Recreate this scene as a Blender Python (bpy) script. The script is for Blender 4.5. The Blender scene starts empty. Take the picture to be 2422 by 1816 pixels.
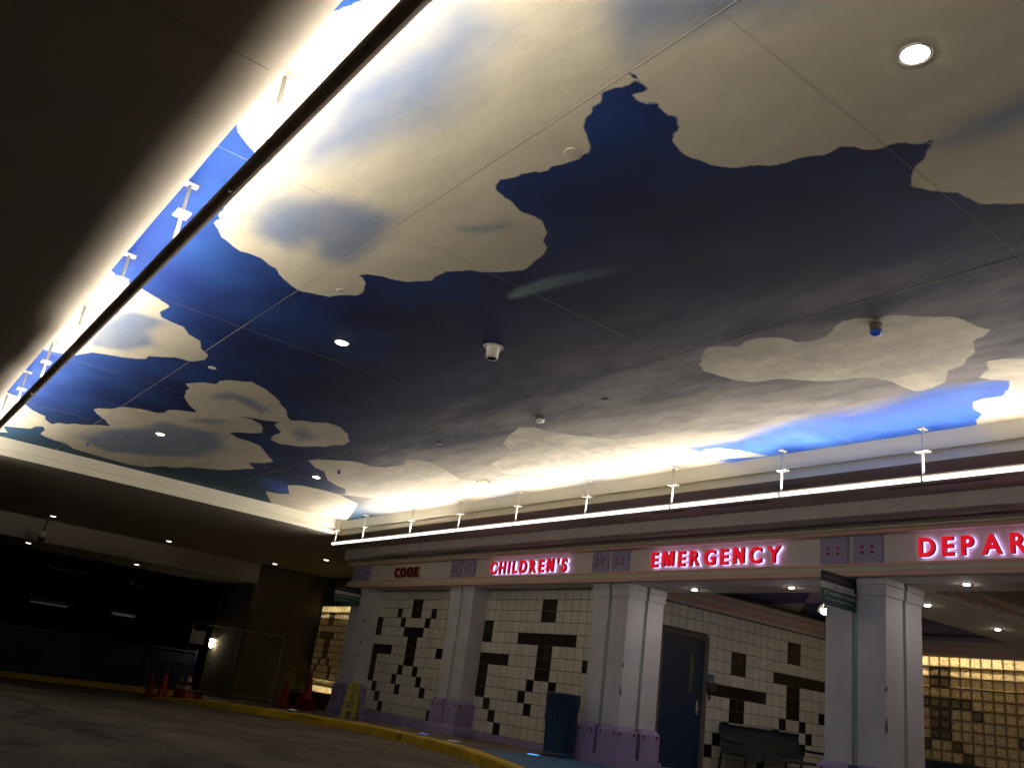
import bpy, bmesh, math, random
import numpy as np
from mathutils import Vector, Matrix
random.seed(7)
SC = bpy.context.scene
COL = SC.collection
R = math.radians

# ------------------------------------------------------------------ camera, sky, exposure
FPX = 2064.6
yaw, pitch, roll = 2.5326, 0.3402, 0.1414
fw = Vector((math.cos(yaw)*math.cos(pitch), math.sin(yaw)*math.cos(pitch), math.sin(pitch)))
r0 = Vector((math.sin(yaw), -math.cos(yaw), 0)); u0 = r0.cross(fw)
rt = r0*math.cos(roll)+u0*math.sin(roll); up = -r0*math.sin(roll)+u0*math.cos(roll)
cd = bpy.data.cameras.new('camera'); cam = bpy.data.objects.new('camera', cd); COL.objects.link(cam)
cam.matrix_world = Matrix(((rt.x, up.x, -fw.x, 0), (rt.y, up.y, -fw.y, 0), (rt.z, up.z, -fw.z, 0.86), (0, 0, 0, 1)))
cd.sensor_fit = 'HORIZONTAL'; cd.sensor_width = 36; cd.lens = 36*FPX/2422
cd.clip_start = 0.05; cd.clip_end = 500
SC.camera = cam
W = bpy.data.worlds.new('World'); SC.world = W; W.use_nodes = True
nt = W.node_tree; bg = nt.nodes['Background']
sky = nt.nodes.new('ShaderNodeTexSky'); sky.sky_type = 'NISHITA'; sky.sun_disc = False
sky.sun_elevation = R(-5); sky.sun_rotation = R(120)
nt.links.new(sky.outputs[0], bg.inputs[0]); bg.inputs[1].default_value = 0.02
SC.view_settings.view_transform = 'Standard'; SC.view_settings.look = 'None'
SC.view_settings.exposure = 0; SC.view_settings.gamma = 1
SC.render.engine = 'CYCLES'
SC.cycles.use_denoising = True
SC.cycles.max_bounces = 8; SC.cycles.diffuse_bounces = 5; SC.cycles.glossy_bounces = 3
SC.cycles.sample_clamp_indirect = 4.0

BAR_L = 135.0         # radiance of the long cove light bars
DOWN_L = 26.0         # radiance of the recessed downlights

# ------------------------------------------------------------------ helpers
def srgb(r, g, b):
    f = lambda c: (c/255/12.92) if c/255 <= .04045 else ((c/255+.055)/1.055)**2.4
    return (f(r), f(g), f(b))
MATS = {}
def mat(name, col, rough=.6, metal=0, var=.12, scale=6, bump=.0, bscale=40, emit=None, estr=0, spec=.4, dirt=0, per_island=0):
    if name in MATS: return MATS[name]
    m = bpy.data.materials.new(name); m.use_nodes = True; n = m.node_tree.nodes; l = m.node_tree.links
    b = n['Principled BSDF']; b.inputs['Roughness'].default_value = rough; b.inputs['Metallic'].default_value = metal
    b.inputs['Specular IOR Level'].default_value = spec
    if emit:
        b.inputs['Emission Color'].default_value = (*emit, 1); b.inputs['Emission Strength'].default_value = estr
    tc = n.new('ShaderNodeTexCoord')
    no = n.new('ShaderNodeTexNoise'); no.inputs['Scale'].default_value = scale; no.inputs['Detail'].default_value = 6
    l.new(tc.outputs['Object'], no.inputs['Vector'])
    mr = n.new('ShaderNodeMapRange'); mr.inputs['From Min'].default_value = .25; mr.inputs['From Max'].default_value = .75
    mr.inputs['To Min'].default_value = 1-var; mr.inputs['To Max'].default_value = 1+var
    l.new(no.outputs['Fac'], mr.inputs['Value'])
    last = mr.outputs['Result']
    if per_island:
        ge = n.new('ShaderNodeNewGeometry'); m2 = n.new('ShaderNodeMapRange')
        m2.inputs['To Min'].default_value = 1-per_island; m2.inputs['To Max'].default_value = 1+per_island*.4
        l.new(ge.outputs['Random Per Island'], m2.inputs['Value'])
        mu = n.new('ShaderNodeMath'); mu.operation = 'MULTIPLY'; l.new(last, mu.inputs[0]); l.new(m2.outputs[0], mu.inputs[1]); last = mu.outputs[0]
    if dirt:
        n2 = n.new('ShaderNodeTexNoise'); n2.inputs['Scale'].default_value = 1.1; n2.inputs['Detail'].default_value = 9; n2.inputs['Roughness'].default_value = .7
        l.new(tc.outputs['Object'], n2.inputs['Vector'])
        m3 = n.new('ShaderNodeMapRange'); m3.inputs['From Min'].default_value = .42; m3.inputs['From Max'].default_value = .68
        m3.inputs['To Min'].default_value = 1; m3.inputs['To Max'].default_value = 1-dirt
        l.new(n2.outputs['Fac'], m3.inputs['Value'])
        mu = n.new('ShaderNodeMath'); mu.operation = 'MULTIPLY'; l.new(last, mu.inputs[0]); l.new(m3.outputs[0], mu.inputs[1]); last = mu.outputs[0]
    vm = n.new('ShaderNodeVectorMath'); vm.operation = 'SCALE'; vm.inputs[0].default_value = col
    l.new(last, vm.inputs['Scale']); l.new(vm.outputs[0], b.inputs['Base Color'])
    if bump:
        n4 = n.new('ShaderNodeTexNoise'); n4.inputs['Scale'].default_value = bscale; n4.inputs['Detail'].default_value = 5
        l.new(tc.outputs['Object'], n4.inputs['Vector'])
        bp = n.new('ShaderNodeBump'); bp.inputs['Strength'].default_value = bump; bp.inputs['Distance'].default_value = .01
        l.new(n4.outputs['Fac'], bp.inputs['Height']); l.new(bp.outputs[0], b.inputs['Normal'])
    MATS[name] = m
    return m
def emis(name, col, s):
    m = bpy.data.materials.new(name); m.use_nodes = True; n = m.node_tree.nodes; n.clear()
    o = n.new('ShaderNodeOutputMaterial'); e = n.new('ShaderNodeEmission'); e.inputs[0].default_value = (*col, 1); e.inputs[1].default_value = s
    m.node_tree.links.new(e.outputs[0], o.inputs[0]); return m

class MB:
    """collects shapes for one mesh"""
    def __init__(s): s.v = []; s.f = []; s.mi = []; s.sm = []
    def quad(s, a, b, c, d, m=0, sm=False):
        i = len(s.v); s.v += [tuple(a), tuple(b), tuple(c), tuple(d)]; s.f.append((i, i+1, i+2, i+3)); s.mi.append(m); s.sm.append(sm)
    def poly(s, pts, m=0):
        i = len(s.v); s.v += [tuple(p) for p in pts]; s.f.append(tuple(range(i, i+len(pts)))); s.mi.append(m); s.sm.append(False)
    def box(s, x0, x1, y0, y1, z0, z1, m=0, tx=0, ty=0):
        """box, tx/ty shrink the top"""
        if x0 > x1: x0, x1 = x1, x0
        if y0 > y1: y0, y1 = y1, y0
        if z0 > z1: z0, z1 = z1, z0
        i = len(s.v)
        s.v += [(x0, y0, z0), (x1, y0, z0), (x1, y1, z0), (x0, y1, z0), (x0+tx, y0+ty, z1), (x1-tx, y0+ty, z1), (x1-tx, y1-ty, z1), (x0+tx, y1-ty, z1)]
        for q in ((3, 2, 1, 0), (4, 5, 6, 7), (0, 1, 5, 4), (1, 2, 6, 5), (2, 3, 7, 6), (3, 0, 4, 7)):
            s.f.append(tuple(i+k for k in q)); s.mi.append(m); s.sm.append(False)
        return s
    def obox(s, c, ax, ay, az, m=0):
        c, ax, ay, az = map(Vector, (c, ax, ay, az)); i = len(s.v)
        for dz in (-1, 1):
            for dx, dy in ((-1, -1), (1, -1), (1, 1), (-1, 1)): s.v.append(tuple(c+ax*dx+ay*dy+az*dz))
        for q in ((3, 2, 1, 0), (4, 5, 6, 7), (0, 1, 5, 4), (1, 2, 6, 5), (2, 3, 7, 6), (3, 0, 4, 7)):
            s.f.append(tuple(i+k for k in q)); s.mi.append(m); s.sm.append(False)
        return s
    def tube(s, pts, r, n=10, m=0, caps=True, rads=None):
        pts = [Vector(p) for p in pts]; rings = []
        for k, p in enumerate(pts):
            d = (pts[min(k+1, len(pts)-1)]-pts[max(k-1, 0)]).normalized()
            a = d.cross(Vector((0, 0, 1)));
            if a.length < .05: a = d.cross(Vector((1, 0, 0)))
            a.normalize(); b = d.cross(a); rr = rads[k] if rads else r
            i = len(s.v)
            for j in range(n):
                t = 2*math.pi*j/n; s.v.append(tuple(p+a*math.cos(t)*rr+b*math.sin(t)*rr))
            rings.append(i)
        for k in range(len(rings)-1):
            for j in range(n):
                s.f.append((rings[k]+j, rings[k]+(j+1) % n, rings[k+1]+(j+1) % n, rings[k+1]+j)); s.mi.append(m); s.sm.append(True)
        if caps:
            s.f.append(tuple(rings[0]+j for j in reversed(range(n)))); s.mi.append(m); s.sm.append(False)
            s.f.append(tuple(rings[-1]+j for j in range(n))); s.mi.append(m); s.sm.append(False)
        return s
    def lathe(s, prof, c=(0, 0, 0), n=24, m=0, cap=True):
        i0 = len(s.v)
        for r, z in prof:
            for j in range(n):
                t = 2*math.pi*j/n; s.v.append((c[0]+r*math.cos(t), c[1]+r*math.sin(t), c[2]+z))
        for k in range(len(prof)-1):
            for j in range(n):
                a = i0+k*n+j; b = i0+k*n+(j+1) % n
                s.f.append((a, b, b+n, a+n)); s.mi.append(m); s.sm.append(True)
        if cap:
            s.f.append(tuple(i0+j for j in reversed(range(n)))); s.mi.append(m); s.sm.append(False)
            k = len(prof)-1; s.f.append(tuple(i0+k*n+j for j in range(n))); s.mi.append(m); s.sm.append(False)
        return s
    def build(s, name, mats, parent=None, label=None, loc=None, bevel=0):
        me = bpy.data.meshes.new(name); me.from_pydata(s.v, [], s.f)
        if not isinstance(mats, (list, tuple)): mats = [mats]
        for m in mats: me.materials.append(m)
        me.polygons.foreach_set('material_index', s.mi); me.polygons.foreach_set('use_smooth', s.sm)
        me.update()
        o = bpy.data.objects.new(name, me); COL.objects.link(o)
        if parent: o.parent = parent
        if loc: o.location = loc
        if label: o['label'] = label
        if bevel:
            b = o.modifiers.new('bevel', 'BEVEL'); b.width = bevel; b.segments = 2; b.limit_method = 'ANGLE'
        return o
def tag(o, label, cat, group=None):
    o['label'] = label; o['category'] = cat
    if group: o['group'] = group
    return o
def empty(name, loc=(0, 0, 0), rz=0):
    o = bpy.data.objects.new(name, None); COL.objects.link(o); o.location = loc; o.rotation_euler = (0, 0, rz); o.empty_display_size = .1
    return o
def thing(name, label, cat, loc=(0, 0, 0), rz=0, group=None): return tag(empty(name, loc, rz), label, cat, group)
def struct(o): o['kind'] = 'structure'; return o
def dup(o, parent=None):
    c = o.copy(); COL.objects.link(c)
    if parent is not None: c.parent = parent
    for ch in list(o.children): dup(ch, c)
    return c
def text_mesh(body, off=.0, ext=0, res=6):
    cu = bpy.data.curves.new('t', 'FONT'); cu.body = body; cu.size = 1; cu.offset = off; cu.extrude = ext; cu.resolution_u = res
    o = bpy.data.objects.new('t', cu); COL.objects.link(o); bpy.context.view_layer.update()
    me = bpy.data.meshes.new_from_object(o.evaluated_get(bpy.context.evaluated_depsgraph_get()))
    bpy.data.objects.remove(o); bpy.data.curves.remove(cu)
    v = np.zeros(len(me.vertices)*3); me.vertices.foreach_get('co', v); v = v.reshape(-1, 3)
    return me, v
def text_on(name, body, origin, ux, uz, width, height, m, parent, depth=.003, off=.02, label=None):
    """lettering laid on a surface: origin = lower left, ux along, uz up; width x height in metres"""
    me, v = text_mesh(body, off, .5, 4)
    ux, uz = Vector(ux), Vector(uz); un = ux.cross(uz)
    mn, mx = v.min(0), v.max(0)
    sx = width/(mx[0]-mn[0]); sz = height/(mx[1]-mn[1])
    out = []
    for p in v:
        out.append(Vector(origin)+ux*((p[0]-mn[0])*sx)+uz*((p[1]-mn[1])*sz)+un*((p[2]-mn[2])*depth))
    for i, q in enumerate(out): me.vertices[i].co = q
    me.materials.clear(); me.materials.append(m); me.name = name; me.update()
    o = bpy.data.objects.new(name, me); COL.objects.link(o)
    if parent: o.parent = parent
    if label: o['label'] = label
    return o

def zsw(x):
    """finished pavement level: it falls gently towards the far end of the drive"""
    if x > -10.5: return .15
    if x > -20: return .15-.0117*(-x-10.5)**1.31
    if x > -27: return -.073-.031*(-20-x)
    return -.29
def interp(x, pts):
    pts = sorted(pts)
    if x <= pts[0][0]: return pts[0][1]
    for (a, b), (c, d) in zip(pts, pts[1:]):
        if x <= c: return b+(d-b)*(x-a)/(c-a)
    return pts[-1][1]
ZS, ZC = 3.44, 3.73       # lower canopy soffit, painted ceiling

# ------------------------------------------------------------------ materials
def asphalt_mat():
    m = bpy.data.materials.new('asphalt'); m.use_nodes = True; n = m.node_tree.nodes; l = m.node_tree.links; b = n['Principled BSDF']
    tc = n.new('ShaderNodeTexCoord')
    def nz(s, d, r=.6, mp=None):
        t = n.new('ShaderNodeTexNoise'); t.inputs['Scale'].default_value = s; t.inputs['Detail'].default_value = d; t.inputs['Roughness'].default_value = r
        v = tc.outputs['Object']
        if mp:
            q = n.new('ShaderNodeMapping'); q.inputs['Scale'].default_value = mp; q.inputs['Rotation'].default_value = (0, 0, .5); l.new(v, q.inputs[0]); v = q.outputs[0]
        l.new(v, t.inputs['Vector']); return t.outputs['Fac']
    def mr(v, a, b_, c, d):
        t = n.new('ShaderNodeMapRange'); l.new(v, t.inputs['Value']); t.inputs['From Min'].default_value = a; t.inputs['From Max'].default_value = b_; t.inputs['To Min'].default_value = c; t.inputs['To Max'].default_value = d; return t.outputs[0]
    def mul(a, c):
        t = n.new('ShaderNodeMath'); t.operation = 'MULTIPLY'; l.new(a, t.inputs[0]); l.new(c, t.inputs[1]); return t.outputs[0]
    patch = mr(nz(.55, 6, .65), .35, .65, .5, 1.45)
    tracks = mr(nz(.9, 4, .5, (.25, 1.6, 1)), .40, .60, .78, 1.15)
    grit = mr(nz(55, 3, .8), .3, .7, .55, 1.5)
    stain = mr(nz(1.7, 3, .5), .60, .68, 1, .55)
    # cracks: warped voronoi cell borders
    vo = n.new('ShaderNodeTexVoronoi'); vo.feature = 'DISTANCE_TO_EDGE'; vo.inputs['Scale'].default_value = .32
    wp = n.new('ShaderNodeTexNoise'); wp.inputs['Scale'].default_value = 1.3; wp.inputs['Detail'].default_value = 6
    vm = n.new('ShaderNodeVectorMath'); vm.operation = 'MULTIPLY_ADD'; l.new(tc.outputs['Object'], wp.inputs['Vector']); l.new(wp.outputs['Color'], vm.inputs[0]); vm.inputs[1].default_value = (1.6, 1.6, 0); l.new(tc.outputs['Object'], vm.inputs[2])
    l.new(vm.outputs[0], vo.inputs['Vector']); crack = mr(vo.outputs['Distance'], .004, .016, .35, 1)
    v = mul(mul(mul(patch, tracks), mul(grit, stain)), crack)
    sc = n.new('ShaderNodeVectorMath'); sc.operation = 'SCALE'; sc.inputs[0].default_value = (.105, .086, .066); l.new(v, sc.inputs['Scale']); l.new(sc.outputs[0], b.inputs['Base Color'])
    b.inputs['Roughness'].default_value = .8; b.inputs['Specular IOR Level'].default_value = .3
    bp = n.new('ShaderNodeBump'); bp.inputs['Strength'].default_value = .9; bp.inputs['Distance'].default_value = .012; l.new(nz(70, 4, .8), bp.inputs['Height']); l.new(bp.outputs[0], b.inputs['Normal'])
    return m
M_soffit = mat('soffit_paint', (.54, .48, .41), .85, var=.06, scale=2, bump=.15, bscale=120)
M_cove = mat('cove_cream_paint', (.74, .70, .58), .7, var=.05, scale=2)
M_mauve = mat('mauve_stucco', (.74, .66, .65), .85, var=.07, scale=3, bump=.2, bscale=150)
M_peach = mat('peach_moulding', (.75, .50, .40), .75, var=.06)
M_cream = mat('cream_moulding', (.68, .67, .52), .75, var=.06)
M_brown = mat('shadow_moulding_brown', (.36, .30, .24), .8)
M_frieze = mat('frieze_stucco', (.78, .72, .70), .85, var=.06, bump=.2, bscale=150)
M_purple = mat('purple_panel', (.38, .34, .53), .8, var=.08)
M_red = mat('maroon_square', (.30, .015, .04), .6)
M_col = mat('lilac_column_paint', (.74, .73, .79), .7, var=.07, scale=3, bump=.3, bscale=60, dirt=.14)
M_groove = mat('groove_grey_green', (.36, .44, .42), .8)
M_plinth = mat('purple_plinth_paint', (.36, .30, .56), .7, var=.08, dirt=.12)
M_plgroove = mat('plinth_groove_purple', (.14, .09, .20), .8)
M_chip = mat('chipped_corner', (.16, .14, .12), .9)
M_tile = mat('cream_wall_tile', (.86, .83, .73), .32, var=.04, per_island=.10)
M_black = mat('black_wall_tile', (.014, .011, .009), .35, var=.1, spec=.2)
M_grout = mat('tile_grout', (.13, .105, .08), .9)
M_wall = mat('brown_stucco_wall', (.15, .125, .095), .9, var=.1, scale=2, bump=.3, bscale=60, dirt=.25)
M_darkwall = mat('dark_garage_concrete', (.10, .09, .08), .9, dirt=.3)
M_asph = asphalt_mat()
M_conc = mat('sidewalk_concrete', (.15, .12, .095), .75, var=.14, scale=2, bump=.4, bscale=90, dirt=.3)
M_kerb = mat('yellow_kerb_paint', (.75, .52, .04), .6, var=.18, scale=5, bump=.3, bscale=50, dirt=.45)
M_blue = mat('blue_ramp_paint', (.045, .13, .26), .6, var=.2, dirt=.3)
M_metal = mat('dull_aluminium', (.50, .48, .44), .45, metal=.7)
M_white = mat('white_enamel', (.75, .73, .68), .45)
M_dark = mat('dark_housing', (.10, .085, .065), .55)
M_barhouse = mat('bar_housing', (.80, .70, .60), 1, spec=0)
M_fence = mat('blue_fence_paint', (.012, .028, .09), .35, spec=.5)
M_rail = mat('blue_rail_highlight', (.03, .055, .16), .3, spec=.6)  # fence blue made brighter, so the rails' highlight is in the colour
M_navy = mat('navy_mural_paint', (.06, .065, .22), .8)
M_mgreen = mat('sage_mural_paint', (.45, .47, .40), .8)
M_mlilac = mat('lilac_mural_paint', (.45, .33, .48), .8)
M_door = mat('blue_painted_door', (.008, .030, .085), .45, var=.08)
M_frame = mat('door_frame_paint', (.15, .13, .13), .6)
M_orange = mat('orange_cone_rubber', (.32, .022, .010), .5, var=.1)
M_refl = mat('cone_white_collar', (.75, .74, .72), .4)
M_rubber = mat('black_rubber', (.02, .018, .016), .7)
M_can = mat('blue_litter_bin_paint', (.014, .040, .09), .45, var=.15)
M_bench = mat('teal_bench_paint', (.008, .026, .045), .45)
M_yel = mat('yellow_sign_plastic', (.33, .27, .03), .45)
M_blackink = mat('black_ink', (.012, .011, .010), .6)
M_signdark = mat('sign_black_panel', (.010, .014, .018), .5)
M_signgreen = mat('sign_teal_panel', (.012, .075, .075), .5)
M_signwhite = mat('sign_white_panel', (.55, .55, .55), .5)
M_ink = mat('sign_white_lettering', (.65, .68, .66), .6)
M_joint = mat('dark_joint_line', (.05, .045, .04), .9)  # dark line colour of the sidewalk control joints
M_slot = mat('slot_shadow', (.07, .055, .05), .7)
M_glow = emis('downlight_glow', (1, .93, .80), DOWN_L)
M_glowfar = emis('far_downlight_glow', (1, .90, .72), 5)
M_car = mat('dark_car_paint', (.10, .10, .10), .12, metal=.3, spec=.8)
M_glass = mat('dark_car_glass', (.01, .012, .014), .06, spec=.8)
M_leaf = mat('yellow_green_leaf', (.55, .45, .05), .6, var=.35)
M_stem = mat('plant_stem', (.10, .09, .03), .7)
M_pot = mat('red_brown_planter', (.16, .02, .015), .6)

# ------------------------------------------------------------------ the ground
rd = MB()
xs = [-120, -60, -44, -36, -30, -27.05] + [-27+.5*i for i in range(0, 33)] + [-10, -6, 0, 6, 20, 60]
xs = sorted(set(xs))
for a, b in zip(xs, xs[1:]):
    for y0, y1 in ((-80, -20), (-20, 0), (0, 10), (10, 24), (24, 120)):
        rd.quad((a, y0, zsw(a)-.14), (b, y0, zsw(b)-.14), (b, y1, zsw(b)-.14), (a, y1, zsw(a)-.14))
struct(rd.build('road', M_asph))
KP = [(-27.0, 8.7), (-22.9, 7.5), (-22.3, 6.7), (-21.85, 6.3), (-20.0, 6.5), (-18.0, 7.0), (-16.6, 7.45), (-15.3, 7.7), (-13.5, 7.72), (-11.95, 7.45), (-10.19, 7.13), (-9.24, 6.83), (-8.2, 6.42), (-6, 5.5), (-3, 4.3), (4, 1.6)]
def kh(x): return .14*max(.04, min(1, (x+22.2)/3.2)) if x < -19 else .14
# smooth the kerb line
xs = [-27+.3*i for i in range(0, 104)]
raw = [interp(x, KP) for x in xs]
ky = [sum(raw[max(0, min(len(raw)-1, i+k))]*w for k, w in ((-2, .15), (-1, .22), (0, .26), (1, .22), (2, .15))) for i in range(len(raw))]
def side_z(x, y):
    h = max(kh(x), .14*max(0, min(1, (y-8.2)/1.2)))
    return zsw(x)-.14+h
pv = MB(); kb = MB()
KW = .15
inner = []; outer = []
for i, x in enumerate(xs):
    j, k = max(i-1, 0), min(i+1, len(xs)-1)
    n = Vector((-(ky[k]-ky[j]), xs[k]-xs[j], 0)).normalized()
    outer.append(Vector((x, ky[i], 0))); inner.append(Vector((x, ky[i], 0))+n*KW)
for i in range(len(xs)-1):
    a, b, c, d = outer[i], outer[i+1], inner[i+1], inner[i]
    za, zb = zsw(a.x)-.14+kh(a.x), zsw(b.x)-.14+kh(b.x)
    ra, rb = zsw(a.x)-.16, zsw(b.x)-.16
    n = (d-a).normalized()
    # face, rounded nose, top
    kb.quad((a.x, a.y, ra), (b.x, b.y, rb), (b.x, b.y, zb-.02), (a.x, a.y, za-.02))
    a2, b2 = a+n*.022, b+n*.022
    kb.quad((a.x, a.y, za-.02), (b.x, b.y, zb-.02), (b2.x, b2.y, zb+.004), (a2.x, a2.y, za+.004))
    kb.quad((a2.x, a2.y, za+.004), (b2.x, b2.y, zb+.004), (c.x, c.y, zb+.004), (d.x, d.y, za+.004))
    ys0, ys1 = d.y, c.y
    N = 8
    for t in range(N):
        f0, f1 = (t/N)**1.5, ((t+1)/N)**1.5
        p = (d.x, ys0+(20-ys0)*f0); q = (c.x, ys1+(20-ys1)*f0); r_ = (c.x, ys1+(20-ys1)*f1); s_ = (d.x, ys0+(20-ys0)*f1)
        pv.quad((*p, side_z(*p)), (*q, side_z(*q)), (*r_, side_z(*r_)), (*s_, side_z(*s_)))
# far kerb and the strip behind it
kb.box(-27.16, -27.0, -30, 8.9, -.45, -.286)
pv.quad((-30, -30, -.29), (-27.16, -30, -.29), (-27.16, 8.9, -.29), (-30, 8.9, -.29))
pv.quad((-30, 8.9, -.29), (-27, 8.9, -.29), (-27, 24, -.29), (-30, 24, -.29))
struct(pv.build('sidewalk', M_conc)); struct(kb.build('kerb', M_kerb))
af = MB(); af.quad((-10.12, 9.93, .156), (6, 9.93, .156), (6, 17.0, .156), (-10.12, 17.0, .156))  # unseen pale floor added to bounce light up to the alcove ceiling
struct(af.build('alcove_bounce_floor', mat('pale_bounce_floor', (.48, .43, .38), .6, var=.1, dirt=.2)))
rp = MB()
rp.poly([(-10.12, 7.33, .154), (-9.24, 7.04, .154), (-8.2, 6.62, .154), (-6, 5.72, .154), (-4, 4.95, .154), (-4.2, 8.9, .154), (-9.3, 8.95, .154), (-10.06, 8.86, .154)])
struct(rp.build('painted_ramp', M_blue))
# faded letters stencilled on the kerb face
xk = -12.62; yk = interp(xk, list(zip(xs, ky))); dk = Vector((1, (interp(xk+.3, list(zip(xs, ky)))-yk)/.3, 0)).normalized()
text_on('kerb_stencil', 'OF', Vector((xk, yk, zsw(xk)-.115))+Vector((dk.y, -dk.x, 0))*.004, dk, (0, 0, 1), .26, .085, mat('faded_black_stencil', (.06, .04, .01), .8, var=.4, scale=40), None, .002, .02)
struct(bpy.data.objects['kerb_stencil'])
ln = MB()
for (xa, ya), (xb, yb) in (((-22.0, 3.2), (-15.2, 3.9)),):
    N = 24
    for i in range(N):
        x0, x1 = xa+(xb-xa)*i/N, xa+(xb-xa)*(i+1)/N; y0, y1 = ya+(yb-ya)*i/N, ya+(yb-ya)*(i+1)/N
        ln.quad((x0, y0, zsw(x0)-.136), (x1, y1, zsw(x1)-.136), (x1, y1+.10, zsw(x1)-.136), (x0, y0+.10, zsw(x0)-.136))
struct(ln.build('painted_line', mat('worn_yellow_line', (.075, .060, .026), .8, var=.35, scale=9, dirt=.4)))
# control joints cut in the sidewalk
jb = MB()
for x in (-20, -17.5, -15.6, -13.6, -11.65, -9.7, -7.7, -5.7, -3.7):
    y0 = interp(x, list(zip(xs, ky)))+KW+.02
    jb.box(x-.008, x+.008, y0, 9.0, side_z(x, 8.5)-.02, side_z(x, 8.5)+.0035) if x > -12 else None
struct(jb.build('sidewalk_joints', M_joint))

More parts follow.
